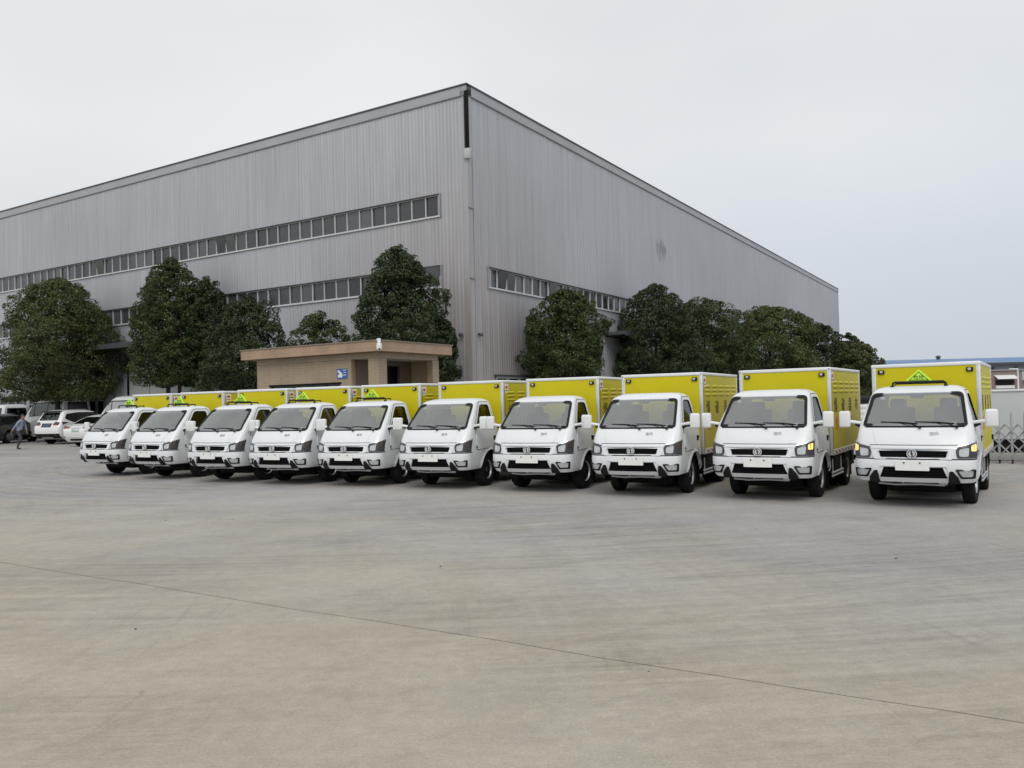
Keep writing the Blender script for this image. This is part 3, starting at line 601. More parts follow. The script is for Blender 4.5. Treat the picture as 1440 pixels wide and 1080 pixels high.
# ------------------------------------------------------------------ ground
TH = 0.5548795; CX, CY = -1.82, 38.0
DL = Vector((-math.cos(TH), math.sin(TH), 0)); DR = Vector((math.sin(TH), math.cos(TH), 0)); C0 = Vector((CX, CY, 0))
def bp(a, b, z=0): return C0 + DL * a + DR * b + Vector((0, 0, z))      # building axes: a along the left wall, b along the right wall
def concrete(name, base, bump=.35):
    m = bpy.data.materials.new(name); m.use_nodes = True; t = m.node_tree; b = t.nodes['Principled BSDF']; lk = t.links.new
    def N(ty, **k):
        n = t.nodes.new(ty)
        for a, v in k.items(): setattr(n, a, v)
        return n
    tc = N('ShaderNodeTexCoord'); P = tc.outputs['Object']
    def noise(scale, detail=4, rough=.5, vec=P, dist=0):
        n = N('ShaderNodeTexNoise'); n.inputs['Scale'].default_value = scale; n.inputs['Detail'].default_value = detail; n.inputs['Roughness'].default_value = rough; n.inputs['Distortion'].default_value = dist
        lk(vec, n.inputs['Vector']); return n.outputs['Fac']
    def rng_(x, a, b_, c, d):
        n = N('ShaderNodeMapRange'); n.inputs[1].default_value = a; n.inputs[2].default_value = b_; n.inputs[3].default_value = c; n.inputs[4].default_value = d; lk(x, n.inputs[0]); return n.outputs[0]
    def math_(op, x, y):
        n = N('ShaderNodeMath', operation=op)
        for i, q in enumerate((x, y)):
            if isinstance(q, (int, float)): n.inputs[i].default_value = q
            else: lk(q, n.inputs[i])
        return n.outputs[0]
    f = rng_(noise(.16, 5, .55), .3, .7, .88, 1.10)
    f = math_('MULTIPLY', f, rng_(noise(1.1, 7, .7, dist=.6), .3, .72, .92, 1.07))
    f = math_('MULTIPLY', f, rng_(noise(9, 6, .7), .3, .7, .91, 1.09))
    f = math_('MULTIPLY', f, rng_(noise(55, 5, .8), .3, .7, .80, 1.19)); f = math_('MULTIPLY', f, rng_(noise(3.2, 6, .7, dist=1.2), .3, .7, .95, 1.05))
    # tyre tracks: turning vehicles leave long arcs (rings about a few turning centres)
    for cx, cy, sc, lo, amt in ((-2.0, 34.0, 3.4, .44, .78), (14.0, -16.0, 2.6, .47, .84), (-30.0, 4.0, 2.0, .48, .87), (-1.0, 62.0, 6.0, .45, .80)):
        sp = N('ShaderNodeSeparateXYZ'); lk(P, sp.inputs[0])
        dx = math_('SUBTRACT', sp.outputs[0], cx); dy = math_('SUBTRACT', sp.outputs[1], cy)
        r = math_('SQRT', math_('ADD', math_('MULTIPLY', dx, dx), math_('MULTIPLY', dy, dy)), 0)
        an = math_('ARCTAN2', dy, dx)
        cb = N('ShaderNodeCombineXYZ'); lk(math_('MULTIPLY', r, sc), cb.inputs[0]); lk(math_('MULTIPLY', an, 2.2), cb.inputs[1])
        raw = noise(1.0, 10, .80, cb.outputs[0], .25)
        st = rng_(raw, lo, lo + .2, 1.0, amt)
        msk = rng_(noise(.13, 4, .6), .42, .58, 0, 1)
        f = math_('MULTIPLY', f, math_('ADD', 1.0, math_('MULTIPLY', math_('SUBTRACT', st, 1.0), msk)))
        cb2 = N('ShaderNodeCombineXYZ'); lk(math_('MULTIPLY', r, sc * .55), cb2.inputs[0]); lk(math_('MULTIPLY', an, 1.3), cb2.inputs[1]); cb2.inputs[2].default_value = cx
        rid = math_('ABSOLUTE', math_('SUBTRACT', noise(1.0, 3, .5, cb2.outputs[0], .0), .5), 0)
        ln_ = rng_(rid, .0, .007, .90, 1.0); mk2 = rng_(noise(.5, 3, .6), .52, .62, 0, 1)
        f = math_('MULTIPLY', f, math_('ADD', 1.0, math_('MULTIPLY', math_('SUBTRACT', ln_, 1.0), mk2)))
    # a few pale scrubbed arcs and dark spots
    spt = rng_(noise(2.7, 3, .55), .70, .74, 1.0, .80); f = math_('MULTIPLY', f, spt)
    mixc = N('ShaderNodeMix', data_type='RGBA'); mixc.inputs['A'].default_value = (base[0] * 1.045, base[1] * .985, base[2] * .90, 1); mixc.inputs['B'].default_value = (base[0] * .94, base[1] * .945, base[2] * 1.035, 1)
    sb = N('ShaderNodeVectorMath', operation='DOT_PRODUCT'); lk(P, sb.inputs[0]); sb.inputs[1].default_value = DR
    lane = math_('ADD', rng_(sb.outputs['Value'], 3.6, 10.5, -.15, .75), rng_(noise(.35, 5, .6), .3, .7, -.35, .45))
    lane.node.use_clamp = True; lk(lane, mixc.inputs['Factor'])
    oi = N('ShaderNodeObjectInfo'); f = math_('MULTIPLY', f, rng_(oi.outputs['Random'], 0, 1, .975, 1.025))
    vm = N('ShaderNodeVectorMath', operation='SCALE'); lk(mixc.outputs['Result'], vm.inputs[0]); lk(f, vm.inputs['Scale']); lk(vm.outputs[0], b.inputs['Base Color'])
    b.inputs['Roughness'].default_value = .85; b.inputs['Specular IOR Level'].default_value = .25
    # brushed finish: fine grooves across the bay plus grain
    mpn = N('ShaderNodeMapping'); mpn.inputs['Rotation'].default_value = (0, 0, TH); mpn.inputs['Scale'].default_value = (3, 46, 1); lk(P, mpn.inputs['Vector'])
    hgt = math_('ADD', noise(1.0, 3, .6, mpn.outputs[0]), math_('MULTIPLY', noise(35, 5, .65), 1.2))
    bu = N('ShaderNodeBump'); bu.inputs['Strength'].default_value = bump; bu.inputs['Distance'].default_value = .012; lk(hgt, bu.inputs['Height']); lk(bu.outputs[0], b.inputs['Normal'])
    return m
conc = concrete('concrete', (.395, .378, .338)); MATS['concrete'] = conc
jointfill = mat('joint_filler', (.055, .05, .045), .95, noise=.3, nscale=6)
dustfill = mat('dusty_joint', (.215, .205, .185), .95, noise=.2, nscale=3)
gm = MB(); n_ = 24
gm.add([(1500 * math.cos(2 * math.pi * k / n_), 200 + 1500 * math.sin(2 * math.pi * k / n_), -.006) for k in range(n_)], [tuple(range(n_))])
ground = gm.build('ground', conc); ground['kind'] = 'structure'
# cast bays with joints between them: b lines every 3.72 m, a lines every 5 m
B_LINES = [-26.1 + 3.72 * k for k in range(-3, 8)]; A_LINES = [-16.05 + 15.0 * k for k in range(-2, 4)]
slab_n = 0
for i in range(len(B_LINES) - 1):
    for j in range(len(A_LINES) - 1):
        g0 = .008 if abs(B_LINES[i] + 26.1) < .01 else .0016; g1 = .008 if abs(B_LINES[i + 1] + 26.1) < .01 else .0016; ga = .001
        cs = []
        nb = 36
        w0 = lambda a: .012 * math.sin(a * 1.7) + .007 * math.sin(a * 4.1 + 1)      # saw cuts wander a little
        a0, a1 = A_LINES[j] + ga, A_LINES[j + 1] - ga
        low = [bp(a, B_LINES[i] + g0 + w0(a)) for a in lin(a0, a1, nb)]; high = [bp(a, B_LINES[i + 1] - g1 + w0(a)) for a in lin(a0, a1, nb)]
        if all(p.y < -2 for p in low + high): continue
        mb = MB(); top = low + high[::-1]; k = len(top)
        mb.add(top + [p - Vector((0, 0, .005)) for p in top], [tuple(range(k))] + [(q, (q + 1) % k, k + (q + 1) % k, k + q) for q in range(k)])
        mb.build('concrete_slab', conc, ground, recalc=True)
jm = MB()
for b in B_LINES[1:-1]:
    if abs(b + 26.1) < .01: continue
    jm.add([bp(A_LINES[0], b - .03, -.0035), bp(A_LINES[-1], b - .03, -.0035), bp(A_LINES[-1], b + .03, -.0035), bp(A_LINES[0], b + .03, -.0035)], [(0, 1, 2, 3)])
for a in A_LINES[1:-1]:
    jm.add([bp(a - .01, B_LINES[0], -.0028), bp(a + .01, B_LINES[0], -.0028), bp(a + .01, B_LINES[-1], -.0028), bp(a - .01, B_LINES[-1], -.0028)], [(0, 1, 2, 3)])
jm.build('joint_dust', dustfill, ground)
MB().add([bp(A_LINES[0], -26.14, -.0042), bp(A_LINES[-1], -26.14, -.0042), bp(A_LINES[-1], -26.06, -.0042), bp(A_LINES[0], -26.06, -.0042)], [(0, 1, 2, 3)]).build('joint_filler', jointfill, ground)
# little stones and scraps lying about
lm = MB()
for k in range(16):
    px, py = random.uniform(-9, 9), random.uniform(4.5, 20); s_ = random.uniform(.005, .012)
    lm.rbox((px, py, s_ * .4), (s_ * 2, s_ * 1.4, s_), s_ * .3, 1, rz=random.uniform(0, 3))
tag(lm.build('loose_grit', mat('grit', (.09, .08, .07), .9, noise=.3, nscale=30)), kind='stuff')

# ------------------------------------------------------------------ factory
def cladding(name, col, rnd, streak=.10):
    m = bpy.data.materials.new(name); m.use_nodes = True; t = m.node_tree; b = t.nodes['Principled BSDF']; lk = t.links.new
    tc = t.nodes.new('ShaderNodeTexCoord'); mp = t.nodes.new('ShaderNodeMapping'); mp.inputs['Scale'].default_value = (7, 7, .22)
    ge = t.nodes.new('ShaderNodeNewGeometry'); lk(ge.outputs['Position'], mp.inputs['Vector'])
    n = t.nodes.new('ShaderNodeTexNoise'); n.inputs['Scale'].default_value = 1; n.inputs['Detail'].default_value = 5; n.inputs['Roughness'].default_value = .65; lk(mp.outputs[0], n.inputs['Vector'])
    n2 = t.nodes.new('ShaderNodeTexNoise'); n2.inputs['Scale'].default_value = .13; n2.inputs['Detail'].default_value = 3; lk(ge.outputs['Position'], n2.inputs['Vector'])
    def mr(x, a, b_, c, d):
        q = t.nodes.new('ShaderNodeMapRange'); q.inputs[1].default_value = a; q.inputs[2].default_value = b_; q.inputs[3].default_value = c; q.inputs[4].default_value = d; lk(x, q.inputs[0]); return q.outputs[0]
    def mul(x, y):
        q = t.nodes.new('ShaderNodeMath'); q.operation = 'MULTIPLY'; lk(x, q.inputs[0]); lk(y, q.inputs[1]); return q.outputs[0]
    oi = t.nodes.new('ShaderNodeObjectInfo')
    f = mul(mul(mr(n.outputs['Fac'], .3, .7, 1 - streak, 1 + streak), mr(n2.outputs['Fac'], .3, .7, .94, 1.06)), mr(oi.outputs['Random'], 0, 1, 1 - rnd, 1 + rnd))
    # brownish run-off stains, heaviest on the sheets around the corner
    ln = t.nodes.new('ShaderNodeVectorMath'); ln.operation = 'DISTANCE'; ln.inputs[1].default_value = (CX, CY, 3.0); lk(ge.outputs['Position'], ln.inputs[0])
    n3 = t.nodes.new('ShaderNodeTexNoise'); n3.inputs['Scale'].default_value = .6; n3.inputs['Detail'].default_value = 4; lk(mp.outputs[0], n3.inputs['Vector'])
    sm_ = mul(mr(ln.outputs['Value'], 2, 13, 1, 0), mr(n3.outputs['Fac'], .3, .65, .35, 1))
    tm = t.nodes.new('ShaderNodeMix'); tm.data_type = 'RGBA'; tm.inputs['A'].default_value = (*col, 1); tm.inputs['B'].default_value = (col[0] * .88, col[1] * .755, col[2] * .69, 1); lk(sm_, tm.inputs['Factor'])
    v = t.nodes.new('ShaderNodeVectorMath'); v.operation = 'SCALE'; lk(tm.outputs['Result'], v.inputs[0]); lk(f, v.inputs['Scale']); lk(v.outputs[0], b.inputs['Base Color'])
    b.inputs['Metallic'].default_value = .25; b.inputs['Roughness'].default_value = .5
    MATS[name] = m; return m
clad = cladding('grey_cladding', (.41, .425, .452), .025)
clad2 = mat('trim_grey', (.38, .39, .41), .5, .25, noise=.08, nscale=.6)
trim = mat('grey_trim', (.30, .31, .33), .45, .3, noise=.08, nscale=3)
darktrim = mat('dark_trim', (.07, .075, .08), .5, .2, noise=.15, nscale=3)
wframe = mat('window_frame', (.58, .59, .60), .45, .2, noise=.06, nscale=6)
pane_m = mat('window_pane', (.060, .064, .070), .12, 0, .6, noise=.25, nscale=.8, rnd=.6)
inside = mat('interior_shade', (.01, .01, .011), .9, noise=.1, nscale=3)  # near-black colour carries the shade of unlit interiors
doorpanel = mat('pale_door_panel', (.46, .48, .48), .5, .1, noise=.06, nscale=1.5, rnd=.04)
fac = empty('factory_building', C0); tag(fac, 'huge grey corrugated metal factory hall with ribbon windows behind the trucks', 'building')
fac.rotation_euler = (0, 0, 0)
LL, RR_, TOP = 62.0, 91.7, 16.2
PITCH_R = .21; PW = .84
def panel_mesh(name, w, h):
    k = int(round(w / PITCH_R)); mb = MB(); pr = []
    for i in range(k):
        x = i * PITCH_R; pr += [(x, 0), (x + .085, 0), (x + .11, .011), (x + .185, .011)]
    pr.append((k * PITCH_R, 0))
    mb.add([(x, y, z) for x, y in pr for z in (0, h)], [(2 * i, 2 * i + 2, 2 * i + 3, 2 * i + 1) for i in range(len(pr) - 1)])
    return mb.mesh(name, clad, 10, False)
def wall_frame(side):                                    # local x along the wall, y outward
    if side == 'L': ax, out = DL, -DR
    else: ax, out = DR, -DL
    return ax, out
def place(o, side, s, z, out=0.0):
    ax, on = wall_frame(side); o.parent = fac
    m = Matrix((ax, on, Vector((0, 0, 1)))).transposed().to_4x4(); m.translation = ax * s + on * out + Vector((0, 0, z)); o.matrix_local = m
def bandL(z0, z1, s0, s1, single_to, side):
    me = panel_mesh('cladding_panel', PW, z1 - z0); k = 0; s = s0
    while s < min(single_to, s1) - .3:
        o = link('cladding_panel', me); place(o, side, s, z0, .003 * ((k * 7) % 3)); s += PW; k += 1
    if s < s1:
        o = link('cladding', panel_mesh('cladding', s1 - s, z1 - z0)); place(o, side, s, z0); o['kind'] = 'stuff'
def wbox(name, side, s0, s1, z0, z1, o0, o1, m, parent=None, b=0):
    mb = MB(); c = ((s0 + s1) / 2, (o0 + o1) / 2, (z0 + z1) / 2); d = (s1 - s0, o1 - o0, z1 - z0)
    (mb.rbox(c, d, b, 1) if b else mb.box(c, d)); ax, on = wall_frame(side)
    me = mb.mesh(name, m); M = Matrix((ax, on, Vector((0, 0, 1)))).transposed().to_4x4(); me.transform(M)
    return link(name, me, parent or fac)
# cladding bands; openings between them hold the window ribbons and the doors
WL0, WR0 = 1.66, 1.42
bandL(11.84, TOP, 0.10, LL, 46, 'L'); bandL(8.42, 10.70, .10, LL, 46, 'L')
bandL(10.70, 11.84, .10, .10 + PW * 1.86, 2, 'L'); bandL(7.30, 8.42, .10, .10 + PW * 1.86, 2, 'L')
bandL(5.70, 7.30, .10, LL, 46, 'L')
bandL(0, 5.70, .10, 20.2, 8, 'L'); bandL(0, 5.70, 26.6, LL, 27, 'L')
bandL(8.36, TOP, .10, RR_, 32, 'R'); bandL(7.28, 8.36, .10, WR0, 2, 'R'); bandL(7.28, 8.36, WR0 + .85 * 62, RR_, 0, 'R'); bandL(5.95, 7.28, .10, RR_, 26, 'R')
bandL(0, 5.95, .10, 14.4, 8, 'R'); bandL(0, 5.95, 17.6, RR_, 18, 'R')
# backing, corner trim, parapet, gutter
wbox('backing', 'L', .0, LL, 0, TOP + .3, -.50, -.30, inside); wbox('backing', 'R', .5, RR_, 0, TOP + .3, -.50, -.30, inside)
mb = MB()
mb.add([tuple(DL * a + DR * b + Vector((0, 0, z))) for a, b, z in ((0, 0, TOP), (LL, 0, TOP), (LL, RR_, TOP), (0, RR_, TOP))], [(0, 1, 2, 3)]); mb.build('roof', trim, fac)
for s_, ln in (('L', LL), ('R', RR_)):
    wbox('parapet', s_, -.085, ln + .085, TOP + .012, 16.66, -.30, .085, clad2); wbox('coping', s_, -.12, ln + .12, 16.655, 16.72, -.32, .13, darktrim); wbox('gutter_lip', s_, -.075, ln + .075, TOP - .015, TOP + .015, -.05, .075, trim)
wbox('end_wall', 'R', RR_ - .06, RR_, 0, TOP, -.25, .05, trim)
wbox('corner_trim', 'L', -.02, .16, 0, 13.3, -.10, .030, clad); wbox('corner_trim', 'R', -.026, .30, 0, 13.3, -.10, .032, clad)
wbox('corner_trim', 'L', .13, .22, 13.3, TOP, -.10, .040, clad2); wbox('corner_trim', 'R', .13, .32, 13.3, TOP, -.10, .042, clad2)
cnr = MB(); cn = (-DL - DR).normalized()
cp = MB(); ctr = Vector((0, 0, 0)) + cn * .02
cp.rbox((ctr.x, ctr.y, 15.05), (.17, .17, 2.7), .03, 2, rz=-TH); cp.build('corner_gap', chassis, fac)  # dark box painting the shade of an open gap in the corner
hp = MB(); hp.rbox((ctr.x + cn.x * .03, ctr.y + cn.y * .03, 13.42), (.30, .26, .50), .05, 2, rz=-TH, ry=.05); hp.build('plastic_sheet', doorpanel, fac)  # pale block for the loose plastic sheet below the gap
for z in (10.9, 7.6):
    wbox('corner_bracket', 'R', -.08, .34, z, z + .07, .02, .09, trim)
# window ribbons
wf = {}
def ribbon(side, s0, n, z0, z1, pitch=.85, first=.0):
    h = z1 - z0
    key = round(h, 2)
    if key not in wf:
        mb = MB(); t = .032
        mb.box((pitch / 2, -.02, t / 2 + .0), (pitch - .004, .07, t)); mb.box((pitch / 2, -.02, h - t / 2), (pitch - .004, .07, t))
        mb.box((t / 2 - .006, -.015, h / 2), (t, .075, h - 2 * t - .002)); mb.box((pitch - .009, -.015, h / 2), (.014, .075, h - 2 * t - .002))
        f = mb.mesh('window', wframe)
        p = MB().box((pitch / 2, -.06, h / 2), (pitch - .06, .01, h - .08)).mesh('pane', pane_m); wf[key] = (f, p)
    f, p = wf[key]
    for k in range(n):
        o = link('window', f); place(o, side, s0 + k * pitch, z0, -.02 + random.uniform(-.004, .004))
        q = link('pane', p, o); q.location = (0, random.uniform(-.004, .004), 0); q.rotation_euler = (random.uniform(-.02, .02) - (.16 if random.random() < .05 else 0), 0, random.uniform(-.025, .025))
    e = s0 + n * pitch
    wbox('window_sill', side, s0 - .05, e, z0 - .07, z0 - .004, -.10, .09, wframe); wbox('window_head', side, s0 - .05, e, z1 + .004, z1 + .05, -.10, .08, darktrim)
    wbox('window_jamb', side, s0 - .07, s0 - .008, z0 - .1, z1 + .07, -.10, .085, trim)
ribbon('L', WL0, 71, 10.77, 11.77); ribbon('L', WL0, 71, 7.38, 8.35); ribbon('R', WR0 + .07, 62, 7.36, 8.29)
# left wall ground floor: canopy, sliding doors, glazed bays
wbox('canopy', 'L', 18.6, 33.0, 5.72, 5.90, .0, 2.0, darktrim); wbox('canopy_fascia', 'L', 18.55, 33.05, 5.64, 5.94, 2.0, 2.05, darktrim)
wbox('recess_shade', 'L', 20.2, 26.6, 5.45, 5.70, -.28, .02, darktrim)  # dark strip painting the shade between canopy and doors
for k in range(3):
    d = wbox('sliding_door', 'L', 20.3 + k * 2.1, 20.3 + (k + 1) * 2.1 - .05, .05, 5.43, -.20, -.12, doorpanel)
    wbox('door_rib', 'L', 20.34 + k * 2.1, 20.3 + (k + 1) * 2.1 - .09, 2.6, 2.68, -.12, -.10, wframe, d); wbox('door_frame', 'L', 20.3 + k * 2.1, 20.38 + k * 2.1, .05, 5.43, -.12, -.095, wframe, d)
wbox('door_track', 'L', 20.2, 26.6, 5.40, 5.46, -.12, .0, darktrim)
def glazed(side, s0, s1, zt, n):
    w = (s1 - s0) / n
    wbox('glazing_surround', side, s0 - .09, s1 + .09, zt, zt + .1, .0, .10, darktrim)
    for k in range(n):
        f = MB(); a, b = s0 + k * w, s0 + (k + 1) * w - .02
        ax, on = wall_frame(side); fr = MB(); t = .09; o_ = .085
        fr.box(((a + b) / 2, o_, t / 2), (b - a, .06, t)); fr.box(((a + b) / 2, o_, zt - t / 2), (b - a, .06, t)); fr.box(((a + b) / 2, o_, zt * .82), (b - a - .01, .055, t * .9))
        for x in (a + t / 2, b - t / 2): fr.box((x, o_ + .001, zt / 2), (t, .06, zt - 2 * t - .002))
        me = fr.mesh('glazed_door', mat('door_frame', (.24, .25, .25), .5, .1, noise=.08, nscale=4)); me.transform(Matrix((ax, on, Vector((0, 0, 1)))).transposed().to_4x4()); fo = link('glazed_door', me, fac)
        wbox('pane', side, a + .05, b - .05, .05, zt - .05, .055, .065, glass_dark, fo)
    wbox('room_shade_sheet', side, s0, s1, .02, zt - .02, .036, .042, inside)  # thin black sheet painting the unlit room behind the panes
glazed('L', 28.9, 31.6, 3.12, 3); glazed('L', 33.4, 38.0, 3.0, 4); glazed('L', 38.6, 46.4, 3.0, 7)
glazed('L', 12.0, 17.0, 2.9, 5)
# right wall: canopy and recessed door, low window, lamps at the corner
wbox('canopy', 'R', 14.2, 18.2, 5.74, 5.94, .0, 1.5, darktrim); wbox('canopy_fascia', 'R', 14.15, 18.25, 5.64, 5.97, 1.5, 1.55, darktrim)
for k in range(2): wbox('sliding_door', 'R', 14.45 + k * 1.56, 14.45 + (k + 1) * 1.56 - .04, .05, 5.7, -.22, -.14, doorpanel)
glazed('R', 1.9, 9.4, 3.05, 7)
for side, s in (('L', .5), ('R', .55)):
    b = MB(); ax, on = wall_frame(side)
    b.rbox((s, .17, 5.0), (.22, .10, .16), .02, 1, rx=.4); b.box((s, .08, 5.03), (.03, .14, .03)); b.box((s, .045, 5.03), (.10, .02, .10))
    me = b.mesh('floodlight', trim); me.transform(Matrix((ax, on, Vector((0, 0, 1)))).transposed().to_4x4()); link('floodlight', me, fac).data.materials[0] = darktrim

stn = mat('stain', (.16, .165, .17), .6, noise=.3, nscale=3)
sk_ = MB(); ax, on = wall_frame('R'); rs = random.Random(3)
for k in range(9):
    z_ = 12.6 + rs.uniform(-.3, .35); l_ = rs.uniform(.5, 1.5); w_ = rs.uniform(.03, .08)
    sk_.add([(23.3 + k * PITCH_R + dx, .036, z_ + dz) for dx, dz in ((0, l_ * .4), (w_, l_ * .3), (w_ * .8, -l_ * .5), (w_ * .3, -l_ * .6))], [(0, 1, 2, 3)])
me = sk_.mesh('rust_streak', stn); me.transform(Matrix((ax, on, Vector((0, 0, 1)))).transposed().to_4x4()); tag(link('rust_streak', me, fac), kind='stuff')

# ------------------------------------------------------------------ guard booth
def tiled(name, c1, c2, w, h, mortar):
    m = bpy.data.materials.new(name); m.use_nodes = True; t = m.node_tree; b = t.nodes['Principled BSDF']; lk = t.links.new
    tc = t.nodes.new('ShaderNodeTexCoord'); sp = t.nodes.new('ShaderNodeSeparateXYZ'); lk(tc.outputs['Object'], sp.inputs[0])
    ad = t.nodes.new('ShaderNodeMath'); ad.operation = 'ADD'; lk(sp.outputs[0], ad.inputs[0]); lk(sp.outputs[1], ad.inputs[1])
    cb = t.nodes.new('ShaderNodeCombineXYZ'); lk(ad.outputs[0], cb.inputs[0]); lk(sp.outputs[2], cb.inputs[1])
    br = t.nodes.new('ShaderNodeTexBrick'); br.inputs['Scale'].default_value = 1; br.inputs['Brick Width'].default_value = w; br.inputs['Row Height'].default_value = h; br.inputs['Mortar Size'].default_value = .006
    br.inputs['Color1'].default_value = (*c1, 1); br.inputs['Color2'].default_value = (*c2, 1); br.inputs['Mortar'].default_value = (*mortar, 1); lk(cb.outputs[0], br.inputs['Vector'])
    n = t.nodes.new('ShaderNodeTexNoise'); n.inputs['Scale'].default_value = 1.3; n.inputs['Detail'].default_value = 5; lk(tc.outputs['Object'], n.inputs['Vector'])
    mr = t.nodes.new('ShaderNodeMapRange'); mr.inputs[1].default_value = .3; mr.inputs[2].default_value = .7; mr.inputs[3].default_value = .88; mr.inputs[4].default_value = 1.1; lk(n.outputs['Fac'], mr.inputs[0])
    v = t.nodes.new('ShaderNodeVectorMath'); v.operation = 'SCALE'; lk(br.outputs['Color'], v.inputs[0]); lk(mr.outputs[0], v.inputs['Scale']); lk(v.outputs[0], b.inputs['Base Color'])
    bu = t.nodes.new('ShaderNodeBump'); bu.inputs['Strength'].default_value = .4; bu.inputs['Distance'].default_value = .01; bu.invert = True; lk(br.outputs['Fac'], bu.inputs['Height']); lk(bu.outputs[0], b.inputs['Normal'])
    b.inputs['Roughness'].default_value = .45; MATS[name] = m; return m
tile = tiled('beige_tile', (.36, .282, .198), (.345, .268, .188), .20, .10, (.28, .222, .158))
fasc = tiled('fascia_tile', (.38, .258, .175), (.36, .243, .165), .45, .12, (.30, .205, .14))
BX = Vector((-4.36, 27.0, 0)); booth = empty('guard_booth', BX, 0); tag(booth, 'low beige tiled guard booth with flat overhanging roof behind the trucks', 'building')
def bbox(name, a0, a1, b0, b1, z0, z1, m, parent=None, bv=0):
    mb = MB(); mb.rbox(((a0 + a1) / 2, (b0 + b1) / 2, (z0 + z1) / 2), (a1 - a0, b1 - b0, z1 - z0), bv, 1) if bv else mb.box(((a0 + a1) / 2, (b0 + b1) / 2, (z0 + z1) / 2), (a1 - a0, b1 - b0, z1 - z0))
    me = mb.mesh(name, m); me.transform(Matrix((DL, DR, Vector((0, 0, 1)))).transposed().to_4x4())
    bm = bmesh.new(); bm.from_mesh(me); bmesh.ops.recalc_face_normals(bm, faces=bm.faces[:]); bm.to_mesh(me); bm.free()
    return link(name, me, parent or booth)
bbox('roof_slab', -.0, 6.75, 0, 4.1, 3.60, 3.97, fasc, None, .01)
bbox('roof_coping', -.03, 6.78, -.03, 4.13, 3.945, 3.985, mat('coping_stone', (.23, .18, .14), .8, noise=.15, nscale=4))
bbox('soffit_beam', .36, 6.30, .36, .62, 3.40, 3.595, tile); bbox('soffit_beam', .36, .62, .625, 3.70, 3.40, 3.595, tile)
# closed room on the left; its front wall frames a window band
bbox('wall', 1.58, 6.30, .37, .60, 2.62, 3.395, tile); bbox('wall', 1.58, 6.30, .37, .60, 0, 1.0, tile)
bbox('wall', 1.58, 2.10, .37, .60, 1.0, 2.62, tile); bbox('wall', 5.62, 6.30, .37, .60, 1.0, 2.62, tile)
bbox('wall', 6.06, 6.30, .60, 3.7, 0, 3.395, tile); bbox('wall', 1.58, 1.80, .602, 1.50, 0, 3.394, tile)
bbox('rear_wall', .37, 6.06, 3.5, 3.7, 0, 3.395, tile)
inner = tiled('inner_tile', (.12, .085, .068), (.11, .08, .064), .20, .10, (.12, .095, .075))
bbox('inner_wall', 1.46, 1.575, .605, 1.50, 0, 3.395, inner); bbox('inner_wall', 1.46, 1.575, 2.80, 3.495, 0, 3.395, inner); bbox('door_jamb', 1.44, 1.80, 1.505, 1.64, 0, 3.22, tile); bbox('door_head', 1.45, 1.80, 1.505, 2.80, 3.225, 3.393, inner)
bbox('doorway_shade', 1.9, 1.95, 1.3, 3.45, 0, 3.39, inside)  # black sheet painting the shade inside the doorway
bbox('column', .33, .78, .33, .78, 0, 3.397, tile, None, .008); bbox('column', .34, .62, 3.34, 3.72, 0, 3.397, tile, None, .008)
bbox('ceiling', .4, 6.2, .4, 3.6, 3.398, 3.598, mat('soffit', (.36, .33, .29), .8, noise=.06, nscale=3))
for k in range(5):
    a = 2.12 + k * .70; w_ = MB()
    f = bbox('window', a, a + .69, .44, .50, 2.56, 2.615, darktrim); bbox('mullion', a, a + .05, .44, .50, 1.0, 2.56, darktrim, f); bbox('pane', a + .05, a + .69, .47, .478, 1.0, 2.56, glass_s, f)
bbox('window_lintel', 2.05, 5.66, .345, .44, 2.585, 2.64, chassis)
blue = mat('blue_sign', (.02, .12, .42), .4, noise=.05, nscale=9)
sgn = bbox('sign', 1.76, 2.24, .35, .368, 2.76, 3.10, blue)
sm = MB(); sm.prism(rpoly([(1.98, 2.80), (2.19, 2.80), (2.19, 2.88), (2.10, 2.93), (2.19, 2.98), (2.19, 3.07), (2.09, 3.02), (1.98, 2.93)], .02), lambda u, v, d: (u, d, v), .343, .349)
for k, (l, q) in enumerate(((.15, .2), (.12, .2), (.17, .2))): sm.box((1.80 + l / 2, .346, 3.05 - k * .085), (l, .006, .022))
me = sm.mesh('sign_print', paper); me.transform(Matrix((DL, DR, Vector((0, 0, 1)))).transposed().to_4x4()); link('sign_print', me, sgn)
# dome security camera at the roof corner
cam_o = empty('security_camera', BX); tag(cam_o, 'white dome security camera on the roof corner of the guard booth', 'camera')
q = MB(); c_ = (-DL - DR).normalized()
def cw(o, z): return tuple(c_ * o + Vector((0, 0, z)))
q.tube([cw(-.12, 3.90), cw(.02, 3.96), cw(.16, 3.93), cw(.20, 3.86)], [.05, .05, .045, .04], 10); q.lathe([(.05, .04), (.10, .02), (.115, -.04), (.115, -.12)], cw(.20, 3.84), 'z', 16); q.rbox(cw(-.02, 4.0), (.14, .14, .16), .02, 2, rz=.6)
q.build('housing', offwhite, cam_o)
MB().lathe([(.11, -.122), (.12, -.16), (.105, -.23), (.06, -.28), (.01, -.295)], cw(.20, 3.84), 'z', 16).build('dome', offwhite, cam_o); cam_o.location = BX + c_ * .0 + Vector((0, 0, .75)); cam_o.scale = (.8, .8, .8); MB().lathe([(.05, 0), (.04, .03)], cw(.29, 3.62), 'y', 10, -1).build('lens', lampdark, cam_o)

